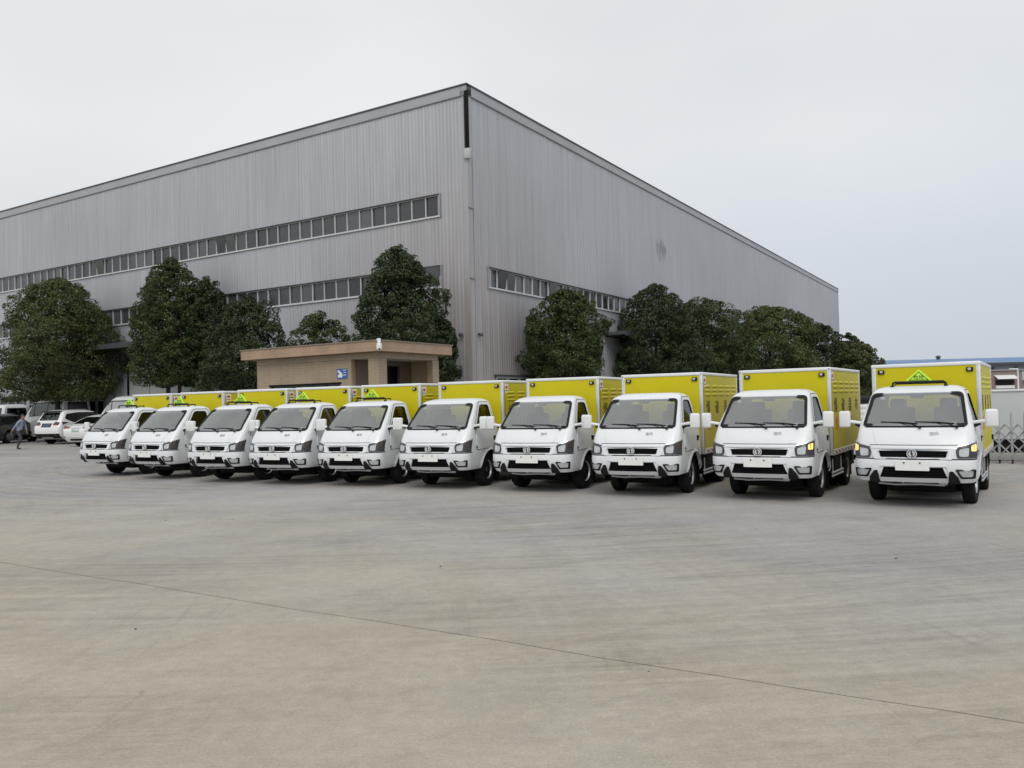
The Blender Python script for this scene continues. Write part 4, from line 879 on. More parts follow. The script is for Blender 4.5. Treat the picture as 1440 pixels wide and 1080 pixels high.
# ------------------------------------------------------------------ trees
def leaf_mat(name, c1, c2):
    m = bpy.data.materials.new(name); m.use_nodes = True; t = m.node_tree; b = t.nodes['Principled BSDF']; lk = t.links.new
    ge = t.nodes.new('ShaderNodeNewGeometry'); r = t.nodes.new('ShaderNodeValToRGB'); r.color_ramp.elements[0].color = (*c1, 1); r.color_ramp.elements[1].color = (*c2, 1)
    e = r.color_ramp.elements.new(.82); e.color = tuple((a * .45 + b_ * .55) for a, b_ in zip(c1, c2)) + (1,)
    r.color_ramp.elements[0].position = .05; r.color_ramp.elements[2].position = 1
    tc = t.nodes.new('ShaderNodeTexCoord'); n = t.nodes.new('ShaderNodeTexNoise'); n.inputs['Scale'].default_value = .9; n.inputs['Detail'].default_value = 3; lk(tc.outputs['Object'], n.inputs['Vector'])
    a = t.nodes.new('ShaderNodeMath'); a.operation = 'MULTIPLY_ADD'; a.inputs[1].default_value = .45; lk(ge.outputs['Random Per Island'], a.inputs[0])
    mm = t.nodes.new('ShaderNodeMath'); mm.operation = 'MULTIPLY_ADD'; mm.inputs[1].default_value = 1.5; mm.inputs[2].default_value = -.45; lk(n.outputs['Fac'], mm.inputs[0]); lk(mm.outputs[0], a.inputs[2])
    lk(a.outputs[0], r.inputs['Fac']); lk(r.outputs['Color'], b.inputs['Base Color']); b.inputs['Roughness'].default_value = .5; b.inputs['Specular IOR Level'].default_value = .3
    tr = t.nodes.new('ShaderNodeBsdfTranslucent'); lk(r.outputs['Color'], tr.inputs[0]); mx_ = t.nodes.new('ShaderNodeMixShader'); mx_.inputs[0].default_value = .18
    o = t.nodes['Material Output']; lk(b.outputs[0], mx_.inputs[1]); lk(tr.outputs[0], mx_.inputs[2]); lk(mx_.outputs[0], o.inputs['Surface']); MATS[name] = m; return m
leafA = leaf_mat('leaf_dark', (.022, .034, .014), (.075, .108, .034)); leafB = leaf_mat('leaf_olive', (.046, .060, .020), (.145, .170, .058)); leafC = leaf_mat('leaf_fresh', (.026, .042, .013), (.095, .140, .038))
bark = mat('bark', (.045, .036, .030), .95, noise=.3, nscale=12, bump=.5, bscale=30)
def tree(x, y, z0, z1, r, m, label, seed, n=12000, rz_=None, lean=0, trunk_r=.16, shape='round', leaf=.125, off=(0, 0), twin=False, hole=0):
    g = np.random.default_rng(seed); rd = random.Random(seed)
    root = empty('tree', (x, y, 0)); tag(root, label, 'tree', 'trees along the factory walls')
    H = z1 - z0; cz = z0 + H * .46
    # crown: leaf clumps on a lobed profile, outward facing leaves on every clump
    nc = int(n / 58); lob = [(g.integers(2, 6), g.random() * 6.28, g.integers(1, 4), g.random() * 6.28) for _ in range(5)]
    def prof(t): return (1 - t ** (2.7 if shape == 'bell' else 3.4)) ** (.5 if shape == 'bell' else .46) * (.74 + .26 * np.minimum(1, t / .3))
    t = g.random(nc * 3); t = t[g.random(nc * 3) < prof(t) * .85 + .15][:nc]; nc = len(t); an = g.random(nc) * 6.2832
    lobe = 1 + .15 * sum(np.sin(k1 * an + p1) * np.sin(k2 * 6.28 * t * .8 + p2) for k1, p1, k2, p2 in lob)
    inn = np.where(g.random(nc) < .66, .84 + .16 * g.random(nc), .25 + .6 * g.random(nc))
    cr_ = (.10 + .085 * g.random(nc)) * (r ** .55) * 1.25
    rad = np.maximum(r * prof(t) * lobe * inn - cr_ * .6, 0)
    Cc = np.stack([np.cos(an) * rad, np.sin(an) * rad, (t - .52) * H * (1 + .03 * np.sin(an * 3 + lob[0][1])) - cr_ * .4 * t], 1)
    out = Cc * np.array([1, 1, .8]); out = out / (np.linalg.norm(out, axis=1)[:, None] + 1e-6); out[:, 2] += .35
    idx = g.integers(0, nc, n); d = g.normal(size=(n, 3)); d /= np.linalg.norm(d, axis=1)[:, None]
    d = d + out[idx] * .55; d /= np.linalg.norm(d, axis=1)[:, None]
    pos = Cc[idx] + d * (cr_[idx] * (.78 + .34 * g.random(n)))[:, None] * np.array([1.05, 1.05, .8])
    pos[:, 2] += H * .52 + z0; pos[:, 0] += off[0]; pos[:, 1] += off[1]
    if hole:
        keep = ~((np.abs(pos[:, 0] - off[0]) < hole) & (np.abs(pos[:, 2] - (z0 + H * .47)) < hole * .8) & (g.random(n) < .8)); pos = pos[keep]; d = d[keep]
    pos[:, 2] = np.maximum(pos[:, 2], z0 - .1 + .3 * g.random(len(pos))); n = len(pos)
    nrm = d + g.normal(size=(n, 3)) * .42 + np.array([0, 0, .25]); nrm /= np.linalg.norm(nrm, axis=1)[:, None]
    a = np.cross(nrm, g.normal(size=(n, 3))); a /= np.linalg.norm(a, axis=1)[:, None]; b = np.cross(nrm, a)
    ln = leaf * (.6 + .8 * g.random(n)); wdt = ln * (.36 + .2 * g.random(n))
    a *= ln[:, None] * .5; b *= wdt[:, None] * .5
    bend = nrm * (ln * .12)[:, None]
    Vt = np.stack([pos - a, pos - a * .1 + b + bend, pos + a, pos - a * .1 - b + bend], 1).reshape(-1, 3)
    me = bpy.data.meshes.new('crown'); me.vertices.add(4 * n); me.vertices.foreach_set('co', Vt.astype(np.float32).ravel())
    me.loops.add(4 * n); me.loops.foreach_set('vertex_index', np.arange(4 * n, dtype=np.int32)); me.polygons.add(n); me.polygons.foreach_set('loop_start', np.arange(0, 4 * n, 4, dtype=np.int32))
    me.update(calc_edges=True); me.validate(); me.materials.append(m); link('crown', me, root)
    tk = MB()
    for q in range(2 if twin else 1):
        ox = (q - .5) * .55 if twin else 0; h_ = z0 + H * .42
        path = [(ox, 0, -.05), (ox * 1.1 + .02, 0, z0 * .5), (ox * 1.2 + lean * .4, .03, z0), (ox * 1.0 + lean + off[0] * .6, .0, h_), (off[0] + ox, off[1], z0 + H * .75)]
        tk.tube(path, [trunk_r * 1.25, trunk_r, trunk_r * .85, trunk_r * .55, .03], 9)
        for k in range(9):
            t = rd.uniform(.0, .8); s = Vector(path[2]).lerp(Vector(path[3]), t); an = rd.uniform(0, 6.28); e = s + Vector((math.cos(an) * r * .75, math.sin(an) * r * .75, H * rd.uniform(.12, .42)))
            mid = s.lerp(e, .5) + Vector((0, 0, H * .04)); tk.tube([s, mid, e], [trunk_r * .42, trunk_r * .26, .012], 6)
            for _ in range(2):
                e2 = mid + Vector((rd.uniform(-1, 1) * r * .4, rd.uniform(-1, 1) * r * .4, H * rd.uniform(.05, .2))); tk.tube([mid, e2], [trunk_r * .18, .01], 5)
    tk.build('trunk', bark, root); return root
def az(px, Y, py=570):                                    # helper used while laying the trees out along the wall
    return (px - 720) / 1152.76 * Y
tree(-28.3, 51.0, 2.6, 10.2, 3.6, leafB, 'broad olive green tree behind the white parked cars at the far left', 11, 80600, trunk_r=.17, shape='bell', leaf=.14)
tree(-19.0, 46.0, 3.2, 10.25, 2.25, leafC, 'tall dark tree left of the sliding doors with two thin stems', 12, 54600, shape='bell', twin=True, trunk_r=.12)
tree(-16.9, 45.6, 3.1, 9.1, 1.4, leafA, 'slim darker tree pressed against the right side of the tall tree', 13, 28600, trunk_r=.10)
tree(-13.0, 40.8, 1.4, 7.25, 2.25, leafA, 'bushy tree rising behind the left end of the guard booth', 14, 41600, shape='bell')
tree(-9.2, 39.6, 1.6, 6.4, 1.5, leafC, 'smallest tree, just showing above the middle of the booth roof', 15, 20800, trunk_r=.09)
tree(-4.85, 36.2, 1.7, 8.65, 2.2, leafA, 'large dark tree behind the guard booth, close to the factory corner', 16, 59800, shape='bell')
tree(-3.3, 36.6, 2.4, 5.7, 1.1, leafA, 'low dark tree beside the factory corner trim', 25, 16900, trunk_r=.08)
tree(2.75, 41.3, 2.5, 7.35, 2.15, leafC, 'round tree standing alone in front of the right wall', 17, 49400, trunk_r=.12, shape='bell')
tree(9.1, 51.5, 2.1, 8.9, 2.7, leafA, 'dark tree right of the right wall canopy', 18, 44200, shape='bell', leaf=.15)
tree(13.6, 57.5, 2.1, 8.7, 3.1, leafC, 'lighter green tree overlapping the dark tree on the right wall', 19, 41600, leaf=.16)
tree(21.5, 68.0, 2.1, 9.2, 4.3, leafB, 'wide spreading tree towards the far end of the right wall', 20, 54600, leaf=.19)
tree(29.8, 79.0, 2.1, 8.6, 3.0, leafA, 'dark tree at the far right corner of the factory', 21, 20800, leaf=.24)
tree(34.6, 84.0, 1.8, 7.9, 2.1, leafA, 'last tree of the right wall row, against the sky', 22, 16900, leaf=.24)
tree(31.5, 74.5, 1.6, 6.4, 2.2, leafB, 'low tree filling the gap before the last trees on the right', 23, 15600, leaf=.22)
tree(47.5, 108.0, 1.5, 6.4, 2.0, leafA, 'distant small tree left of the blue roofed works', 24, 6500, leaf=.32)

# ------------------------------------------------------------------ parked cars
def paint(name, col, metal=.0, rough=.28): return mat(name, col, rough, metal, noise=.03, nscale=3, coat=.6)
car_white = paint('car_white', (.76, .77, .77)); car_dark = paint('car_dark', (.045, .042, .042), .3); car_pale = paint('car_pale', (.66, .68, .69), .2); van_grey = paint('van_pale_grey', (.60, .62, .63))
redlamp = mat('tail_lamp_red', (.22, .012, .015), .15, noise=.2, nscale=14, coat=.5); darkred = mat('tail_lamp_dark', (.05, .012, .014), .12, noise=.2, nscale=14, coat=.6)
plate_blue = mat('plate_blue', (.05, .075, .14), .4, noise=.2, nscale=25); plate_green = mat('plate_green', (.26, .38, .34), .4, noise=.15, nscale=25)
KINDS = {
 'suv': dict(rows=[(.27, .30, 4.40, .84, .10, .25, .22), (.42, .08, 4.60, .90, .12, .30, .22), (.62, .02, 4.66, .915, .12, .30, .22), (.86, .05, 4.64, .915, .12, .30, .2), (.99, .22, 4.57, .90, .12, .30, .2), (1.08, 1.02, 4.53, .885, .10, .25, .18), (1.14, 1.22, 4.50, .87, .10, .22, .17), (1.40, 1.72, 4.33, .80, .09, .18, .16), (1.60, 2.12, 4.20, .735, .08, .16, .15), (1.67, 2.40, 4.05, .66, .06, .2, .2), (1.705, 2.75, 3.85, .50, .05, .2, .2)],
   wb=(.95, 3.66), r=.36, tr=.78, side=[(1.42, 1.10), (3.70, 1.10), (4.18, 1.28), (4.02, 1.50), (3.30, 1.57), (2.25, 1.56)], rw=[(-.66, 1.20), (.66, 1.20), (.58, 1.57), (-.58, 1.57)], ws=[(-.72, 1.16), (.72, 1.16), (.58, 1.58), (-.58, 1.58)]),
 'sedan': dict(rows=[(.22, .30, 4.45, .82, .10, .25, .25), (.36, .08, 4.62, .88, .12, .30, .28), (.58, .02, 4.70, .90, .12, .30, .28), (.80, .06, 4.69, .90, .12, .30, .25), (.90, .25, 4.62, .885, .12, .30, .25), (.97, .95, 4.50, .87, .10, .25, .25), (1.02, 1.20, 4.22, .85, .10, .22, .2), (1.20, 1.58, 3.86, .765, .09, .18, .18), (1.36, 1.98, 3.45, .68, .07, .16, .18), (1.43, 2.35, 3.10, .58, .06, .2, .2), (1.455, 2.6, 2.85, .45, .04, .2, .15)],
   wb=(.92, 3.66), r=.325, tr=.76, side=[(1.40, 1.01), (3.75, 1.02), (3.98, 1.09), (3.38, 1.34), (2.85, 1.385), (2.15, 1.37)], rw=[(-.66, 1.05), (.66, 1.05), (.52, 1.35), (-.52, 1.35)], ws=[(-.72, 1.03), (.72, 1.03), (.54, 1.37), (-.54, 1.37)]),
 'van': dict(rows=[(.26, .22, 4.55, .80, .08, .2, .1), (.42, .05, 4.66, .85, .1, .22, .1), (.75, .0, 4.68, .86, .1, .22, .1), (1.05, .10, 4.68, .86, .1, .22, .12), (1.25, .32, 4.67, .85, .1, .2, .12), (1.38, .48, 4.66, .845, .09, .18, .12), (1.80, .98, 4.63, .80, .08, .16, .12), (2.10, 1.38, 4.60, .745, .07, .15, .13), (2.22, 1.62, 4.52, .67, .06, .18, .18), (2.28, 1.95, 4.35, .52, .05, .2, .2)],
   wb=(.98, 3.75), r=.33, tr=.74, side=[(.98, 1.36), (1.62, 1.36), (4.45, 1.36), (4.40, 2.02), (1.62, 2.03), (1.42, 2.00)], rw=[(-.62, 1.42), (.62, 1.42), (.56, 2.05), (-.56, 2.05)], ws=[(-.70, 1.30), (.70, 1.30), (.58, 2.05), (-.58, 2.05)]),
}
def car(kind, name, label, cat, paintm, sideglass, tail, plate, hs=1.0, frac=.5, plate_z=None, lamp=None):
    K = KINDS[kind]; rows = [(r[0] * hs,) + r[1:] for r in K['rows']]; sh = Shell(rows, True); root = empty(name); tag(root, label, cat)
    zs = sorted(set([r[0] for r in rows] + [rows[i][0] * .5 + rows[i + 1][0] * .5 for i in range(len(rows) - 1)]))
    body = sh.body(zs).build('body', paintm, root, 40); Lc = max(r[2] for r in rows); r = K['r']; cs = []
    for y in K['wb']:
        for sg in (-1, 1): cs.append(cutter(MB().lathe([(r + .055, sg * .52), (r + .055, sg * 1.2)], (0, y, r), 'x', 28)))
    cut(body, cs)
    FRf = sh.frontfn(); RE = lambda u, v, off: sh.rear(u, v, off)
    sc = lambda P: [(u, v * hs) for u, v in P]
    for y in K['wb']:
        for sg in (-1, 1):
            wheel(root, sg * K['tr'], y, r, .2, sg, r * .66, silver, 24, style='alloy')
    MB().box((0, Lc / 2, r + .02), (1.1, Lc - .7, .24)).build('underbody', chassis, root)
    for sg in (-1, 1):
        SF = sh.side(sg); P = rpoly(sc(K['side']), .06, 4)
        MB().patch(P, SF, .004, .006, .15).build('side_window', sideglass, root)
        MB().ring([(2.7 + (u - 2.7) * 1.012, 1.25 * hs + (v - 1.25 * hs) * 1.05) for u, v in P], inset(P, .012), SF, .009, .012).build('window_trim', black, root)
        zb = K['side'][0][1] * hs; zt = K['side'][-1][1] * hs
        pm = MB()
        for yb, yt in (((2.55, 2.62),) if kind != 'van' else ((1.62, 1.62), (3.0, 3.0))): pm.patch([(yb - .035, zb), (yb + .035, zb), (yt + .03, zt), (yt - .03, zt)], SF, .007, .006, .1)
        if kind == 'suv': pm.patch([(3.50, zb), (3.57, zb), (3.52, zt), (3.46, zt)], SF, .007, .006, .1)
        pm.build('pillar', black, root)
        for y0_, y1_ in ((1.35, 2.54), (2.58, 3.35)):
            Q = rpoly([(y0_, .34 * hs), (y1_ - .12 * (y0_ > 2), .34 * hs), (y1_, .75 * hs), (y1_, zb - .02), (y0_, zb - .02)], .05, 3)
            MB().ring(Q, inset(Q, .012), SF, .002, .006).build('door_seam', black, root)
            MB().patch(rpoly([(y1_ - .24, zb - .13), (y1_ - .06, zb - .13), (y1_ - .06, zb - .095), (y1_ - .24, zb - .095)], .012, 2), SF, .022, .02, .2).build('door_handle', paintm, root)
        MB().rbox((sg * .985, 1.42, zb + .02), (.2, .10, .15), .035, 2).build('mirror', paintm, root)
        MB().patch(rpoly([(.95, .27 * hs), (3.6, .27 * hs), (3.6, .40 * hs), (.95, .40 * hs)], .02, 2), SF, .012, .02, .3).build('sill', black if kind == 'suv' else paintm, root)
    MB().patch(rpoly(sc(K['rw']), .06, 4), RE, .006, .008, .12).build('rear_window', glass_dark, root)
    MB().patch(rpoly(sc(K['ws']), .06, 4), FRf, .006, .008, .12).build('windscreen', glass_s, root)
    # rear: lamps, plate, bumper, badge
    lp_ = lamp or [(.40, .90), (.80, .88), (.80, 1.02), (.55, 1.02)]
    for sg in (-1, 1):
        PL = rpoly([(sg * u, v * hs) for u, v in lp_][::sg], .03, 3); t_ = MB().patch(PL, RE, .014, .03, .05).build('tail_lamp', tail, root)
        mb = MB(); zl = sum(v for u, v in lp_) / len(lp_) * hs; hh = (max(v for u, v in lp_) - min(v for u, v in lp_)) * .42 * hs
        yr0 = sh.par(zl)[1]; SF = sh.side(sg); mb.patch(rpoly([(yr0 - .52, zl + hh * .5), (yr0 - .16, zl - hh), (yr0 - .13, zl + hh)], .02, 3), SF, .012, .03, .08); mb.build('lamp_wrap', tail, t_)
        MB().patch(rpoly([(sg * u * .97 + sg * .01, (v - .95) * .35 * hs + .95 * hs) for u, v in lp_][::sg], .01, 2), RE, .018, .004, .1).build('lamp_bar', mat('lamp_bar', (.45, .28, .28), .2, noise=.1, nscale=20) if kind == 'sedan' else redlamp, t_)
        MB().patch(rpoly([(sg * .62, .42 * hs), (sg * .72, .42 * hs), (sg * .72, .46 * hs), (sg * .62, .46 * hs)][::sg], .01, 2), RE, .012, .02, .1).build('rear_reflector', redlamp, root)
    pz = plate_z or .80 * hs
    MB().patch(rpoly([(-.34, pz - .10), (.34, pz - .10), (.34, pz + .12), (-.34, pz + .12)], .03, 3), RE, .003, .005, .1).build('plate_recess', paintm if kind == 'sedan' else seatgrey, root)
    MB().patch(rpoly([(-.22, pz - .07), (.22, pz - .07), (.22, pz + .07), (-.22, pz + .07)], .01, 2), RE, .014, .012, .2).build('number_plate', plate, root)
    MB().patch(rpoly([(-.34, pz + .10), (.34, pz + .10), (.34, pz + .14), (-.34, pz + .14)], .01, 2), RE, .020, .02, .2).build('tailgate_trim', chrome, root)
    MB().lathe([(.055, 0), (.055, .01), (.03, .016)], sh.rear(0, pz + .24, .002), 'y', 16).build('badge', chrome, root)
    zq = .54 if kind == 'suv' else .46; Q = rpoly([(-.84, .29 * hs), (.84, .29 * hs), (.86, zq * hs), (-.86, zq * hs)], .03, 3)
    MB().patch(Q, RE, .012, .03, .1).build('rear_bumper', black if kind == 'suv' else paintm, root)
    MB().patch(rpoly([(-.4, .29 * hs), (.4, .29 * hs), (.36, .38 * hs), (-.36, .38 * hs)], .03, 3), RE, .022, .02, .1).build('diffuser', silver if kind == 'suv' else black, root)
    MB().ring(rpoly([(-.74, .48 * hs), (.74, .48 * hs), (.74, 1.08 * hs), (-.74, 1.08 * hs)], .08, 4), inset(rpoly([(-.74, .48 * hs), (.74, .48 * hs), (.74, 1.08 * hs), (-.74, 1.08 * hs)], .08, 4), .012), RE, .002, .004).build('tailgate_seam', black, root)
    # front: grille and headlamps
    MB().patch(rpoly([(-.5, .55 * hs), (.5, .55 * hs), (.55, .78 * hs), (-.55, .78 * hs)], .04, 3), FRf, .01, .02, .1).build('grille', black, root)
    for sg in (-1, 1): MB().patch(rpoly([(sg * .60, .66 * hs), (sg * 1.0, .68 * hs), (sg * 1.0, .84 * hs), (sg * .62, .78 * hs)][::sg], .03, 3), FRf, .012, .02, .1).build('headlamp', lens, root)
    if kind == 'suv':
        for sg in (-1, 1): MB().tube([(sg * .60, 2.6, 1.70 * hs), (sg * .61, 2.75, 1.735 * hs), (sg * .61, 3.7, 1.715 * hs), (sg * .60, 3.85, 1.68 * hs)], .016, 6).build('roof_bar', silver, root)
        MB().rbox((0, 4.24, 1.635 * hs), (1.2, .24, .035), .012, 2, rx=-.12).build('spoiler', black, root)
        MB().tube([(-.12, sh.par(1.25)[1] + .02, 1.27 * hs), (.25, sh.par(1.25)[1] + .01, 1.29 * hs)], .012, 6).build('rear_wiper', black, root)
    return root
K_SC = 1.11
def park(o, tyre, local, heading):                       # put the local point on the given ground point; heading measured clockwise from +y
    a = math.pi - heading; c, s = math.cos(a), math.sin(a); o.rotation_euler = (0, 0, a)
    o.scale = (K_SC,) * 3; local = (local[0] * K_SC, local[1] * K_SC)
    o.location = (tyre[0] - (c * local[0] - s * local[1]), tyre[1] - (s * local[0] + c * local[1]), 0)
suv = car('suv', 'parked_car', 'white SUV with dark rear window and black lower bumper parked under the olive tree', 'car', car_white, glass_dark, darkred, plate_blue, hs=1.045, plate_z=1.0, lamp=[(.42, 1.00), (.80, .97), (.82, 1.10), (.56, 1.14)])
park(suv, (-25.75, 48.0), (-.78, 3.66), R(20))
sed = car('sedan', 'parked_car', 'white saloon with slim red tail lamps, half hidden behind the leftmost truck', 'car', car_white, glass_dark, redlamp, plate_green, hs=1.04, plate_z=.80, lamp=[(.38, .86), (.84, .84), (.84, .97), (.40, .94)])
park(sed, (-21.75, 43.75), (-.76, 3.66), R(18))
drk = car('suv', 'parked_car', 'dark estate car at the left edge behind the walking person', 'car', car_dark, glass_dark, darkred, plate_blue, hs=.96, plate_z=.95)
park(drk, (-31.5, 51.0), (-.78, 3.66), R(-2))
vn1 = car('van', 'parked_van', 'white van with green tinted side windows behind the white SUV', 'van', car_white, glass_green, redlamp, plate_blue, hs=1.10)
park(vn1, (-29.9, 53.6), (0, 2.3), math.atan2(DL.x, DL.y))
vn2 = car('van', 'parked_van', 'pale grey van just visible above the leftmost truck', 'van', van_grey, mat('pale_glass', (.34, .36, .37), .25, noise=.1, nscale=2), redlamp, plate_blue, hs=1.06)  # side windows in opaque pale grey
park(vn2, (-21.5, 46.6), (0, 2.3), math.atan2(DL.x, DL.y))
vn3 = car('van', 'parked_van', 'white minivan by the wall, its roof showing over the dark estate car', 'van', car_pale, glass_dark, redlamp, plate_blue, hs=.98)
park(vn3, (-36.2, 57.6), (0, 2.3), math.atan2(DL.x, DL.y))

# ------------------------------------------------------------------ person walking with a bag
def skinned(name, pts, edges, radii, parent, sub=2, root_i=0):
    me = bpy.data.meshes.new(name); me.from_pydata(pts, edges, []); o = link(name, me)
    o.modifiers.new('s', 'SKIN'); sv = me.skin_vertices[0].data
    for i, r in enumerate(radii): sv[i].radius = r if isinstance(r, tuple) else (r, r)
    sv[root_i].use_root = True
    md = o.modifiers.new('u', 'SUBSURF'); md.levels = sub; md.render_levels = sub
    m2 = bpy.data.meshes.new_from_object(o.evaluated_get(bpy.context.evaluated_depsgraph_get())); o.modifiers.clear(); o.data = m2
    m2.polygons.foreach_set('use_smooth', [True] * len(m2.polygons)); 
    if parent: o.parent = parent
    return o
skin = mat('skin', (.32, .19, .13), .55, noise=.06, nscale=20); shirt = mat('shirt_blue_grey', (.25, .28, .37), .85, noise=.1, nscale=14); trousers = mat('trousers_dark', (.05, .052, .06), .85, noise=.12, nscale=14); shoes = mat('shoe', (.05, .045, .04), .5, noise=.1, nscale=20); hairm = mat('hair_black', (.012, .011, .010), .6, noise=.2, nscale=40); bagm = mat('bag_black', (.014, .014, .016), .5, noise=.15, nscale=20)
per = empty('person', (-25.25, 41.9, 0)); tag(per, 'walking person in a blue grey shirt and dark trousers carrying a dark bag', 'person')
# faces +x, leaning into the step; y is the side (negative = near the camera)
P_ = [(.02, 0, .96), (.05, 0, 1.10), (.11, 0, 1.28), (.16, 0, 1.44), (.19, 0, 1.53), (.225, 0, 1.60), (.235, 0, 1.68), (.225, 0, 1.755),   # 0-7 spine, neck, head
      (.14, -.19, 1.43), (.0, -.25, 1.20), (-.16, -.25, 1.00), (-.20, -.25, .93),                                                      # 8-11 near arm, swung back
      (.14, .19, 1.43), (.20, .25, 1.18), (.27, .22, .98), (.285, .21, .92),                                                         # 12-15 far arm
      (.02, -.10, .90), (.20, -.10, .55), (.0, -.10, .16), (.0, -.10, .07), (.17, -.10, .05),                                          # 16-20 near leg, swinging through
      (.02, .10, .90), (.0, .10, .50), (-.13, .10, .10), (-.14, .10, .05), (.05, .10, .04),                                            # 21-25 far leg, standing
      (.30, 0, 1.675)]                                                                                                                # nose
E_ = [(0, 1), (1, 2), (2, 3), (3, 4), (4, 5), (5, 6), (6, 7), (3, 8), (8, 9), (9, 10), (10, 11), (3, 12), (12, 13), (13, 14), (14, 15), (0, 16), (16, 17), (17, 18), (18, 19), (19, 20), (0, 21), (21, 22), (22, 23), (23, 24), (24, 25)]
R_ = [(.125, .155), (.12, .145), (.125, .16), (.09, .13), .055, .07, .092, .065, .07, .052, .038, .035, .07, .052, .038, .035, .095, .068, .05, .045, .038, .095, .068, .05, .045, .038]
body = skinned('body', P_[:26], E_, R_, per)
for m in (skin, shirt, trousers, shoes): body.data.materials.append(m)
for f in body.data.polygons:
    c = f.center
    f.material_index = 3 if c.z < .13 else 2 if (c.z < .97 and not (c.x < -.10 and c.y < -.2) and abs(c.y) < .19) else 0 if (c.z > 1.50 or (c.y < -.19 and c.x < -.13 and c.z < 1.02) or (c.x > .22 and c.y > .15 and c.z < 1.0)) else 1
fg = MB()                                                # hands: palm and five fingers each
for (w0, d1, sgy) in ((Vector((-.205, -.25, .93)), Vector((-.25, 0, -.97)), -1), (Vector((.285, .21, .92)), Vector((.2, 0, -.98)), 1)):
    d1.normalize(); sd = Vector((0, 1, 0)); nn = d1.cross(sd).normalized()
    fg.rbox(w0 + d1 * .04, (.032, .078, .085), .014, 2, ry=math.atan2(d1.x, d1.z))
    for k, ln_ in enumerate((.068, .078, .072, .056)):
        b0 = w0 + d1 * .078 + sd * (-.029 + k * .0195); b1 = b0 + d1 * ln_ * .5 + nn * .008; b2 = b1 + d1 * ln_ * .35 + nn * .028; fg.tube([b0, b1, b2], [.0095, .009, .007], 6)
    t0 = w0 + d1 * .03 + sd * .034 * -1; fg.tube([t0, t0 + d1 * .035 - sd * .022, t0 + d1 * .062 - sd * .020 + nn * .012], [.011, .010, .007], 6)
fg.build('hand', skin, per)
hb = MB(); bmh = bmesh.new(); bmesh.ops.create_uvsphere(bmh, u_segments=18, v_segments=12, radius=1)
hv = [(.212 + v.co.x * .108, v.co.y * .088, 1.705 + v.co.z * .105) for v in bmh.verts]; hf = [[v.index for v in f.verts] for f in bmh.faces if not (f.calc_center_median().x > .35 and f.calc_center_median().z < .35) and f.calc_center_median().z > -.55]; bmh.free()
hb.add(hv, hf).build('hair', hairm, per)
fe = MB(); fe.tube([(.318, 0, 1.675), (.345, 0, 1.655), (.325, 0, 1.645)], [.010, .013, .008], 6)
for sg in (-1, 1): fe.rbox((.215, sg * .088, 1.665), (.03, .015, .05), .007, 1)
fe.build('face_features', skin, per)
ey = MB()
for sg in (-1, 1): ey.rbox((.312, sg * .033, 1.688), (.012, .022, .010), .004, 1)
ey.rbox((.318, 0, 1.622), (.01, .04, .008), .003, 1); ey.build('eyes_and_mouth', hairm, per)
MB().rbox((.025, 0, .965), (.245, .30, .04), .015, 2).build('belt', black, per)
bag = empty('handbag', (-25.25 - .23, 41.9 - .25, 0)); tag(bag, 'dark handbag held by the walking person', 'bag')
MB().rbox((0, 0, .665), (.30, .11, .26), .035, 3).build('pouch', bagm, bag)
MB().tube([(-.09, 0, .77), (-.06, 0, .85), (0, 0, .875), (.06, 0, .85), (.09, 0, .77)], .011, 6).build('handle', bagm, bag)

# ------------------------------------------------------------------ right side: lattice gate, white wall, far works
galv = mat('galvanised', (.33, .345, .355), .5, .25, noise=.12, nscale=9)
GD = Vector((.855, -.52, 0)).normalized(); G0 = Vector((9.9, 21.55, 0))
gate = empty('lattice_gate', G0, math.atan2(GD.y, GD.x)); tag(gate, 'silver telescopic lattice gate in front of the low white wall', 'gate')
PS = .272; HG = 1.27; NP = 21
post = MB(); post.rbox((0, 0, .60), (.058, .058, 1.04), .012, 2); post.tube([(0, 0, 1.10), (0, 0, 1.20), (0, 0, HG)], [.024, .018, .004], 8); post = post.mesh('post', galv)
foot = MB(); foot.rbox((0, 0, .075), (.05, .24, .04), .01, 1); foot.lathe([(.04, -.02), (.045, 0), (.04, .02)], (0, -.09, .046), 'x', 12); foot.lathe([(.04, -.02), (.045, 0), (.04, .02)], (0, .09, .046), 'x', 12); foot = foot.mesh('castor', black)
def bar_mesh(dz):
    l_ = math.hypot(PS / 2, dz); mb = MB(); mb.rbox((0, 0, 0), (l_ + .02, .014, .036), .004, 1, ry=-math.atan2(dz, PS / 2)); return mb.mesh('lattice_bar', galv)
bu_, bd_ = bar_mesh(.155), bar_mesh(-.155)
knob = MB().lathe([(.004, -.03), (.022, -.03), (.022, .03), (.004, .03)], (0, 0, 0), 'y', 10).mesh('pivot', trim)
for k in range(NP):
    p = link('post', post, gate); p.location = (k * PS, 0, 0); c = link('castor', foot, p)
    if k < NP - 1:
        for tier, za in enumerate((.80, .645, .49, .335, .18)):
            for h_, x0 in enumerate((.25, .75)):
                rise = (h_ == 0) == (tier % 2 == 0)
                o = link('lattice_bar', bu_ if rise else bd_, gate); o.location = (k * PS + PS * x0, -.036 if (tier + h_) % 2 else .036, za + .0775)
        o = link('pivot', knob, gate); o.location = (k * PS + PS / 2, 0, .955)
wall_p = mat('white_wall_panel', (.52, .55, .55), .6, noise=.05, nscale=1.2)
W0 = Vector((10.9, 22.0, 0)); ww = empty('boundary_wall', W0, math.atan2(GD.y, GD.x)); tag(ww, 'low pale panel wall with white coping behind the lattice gate', 'wall')
for k in range(5):
    MB().rbox((k * 1.5 + .75, 0, 1.16), (1.496, .10, 1.22), .004, 1).build('wall_panel', wall_p, ww)
MB().rbox((3.75, 0, 1.795), (7.54, .17, .055), .01, 2).build('coping', white, ww)
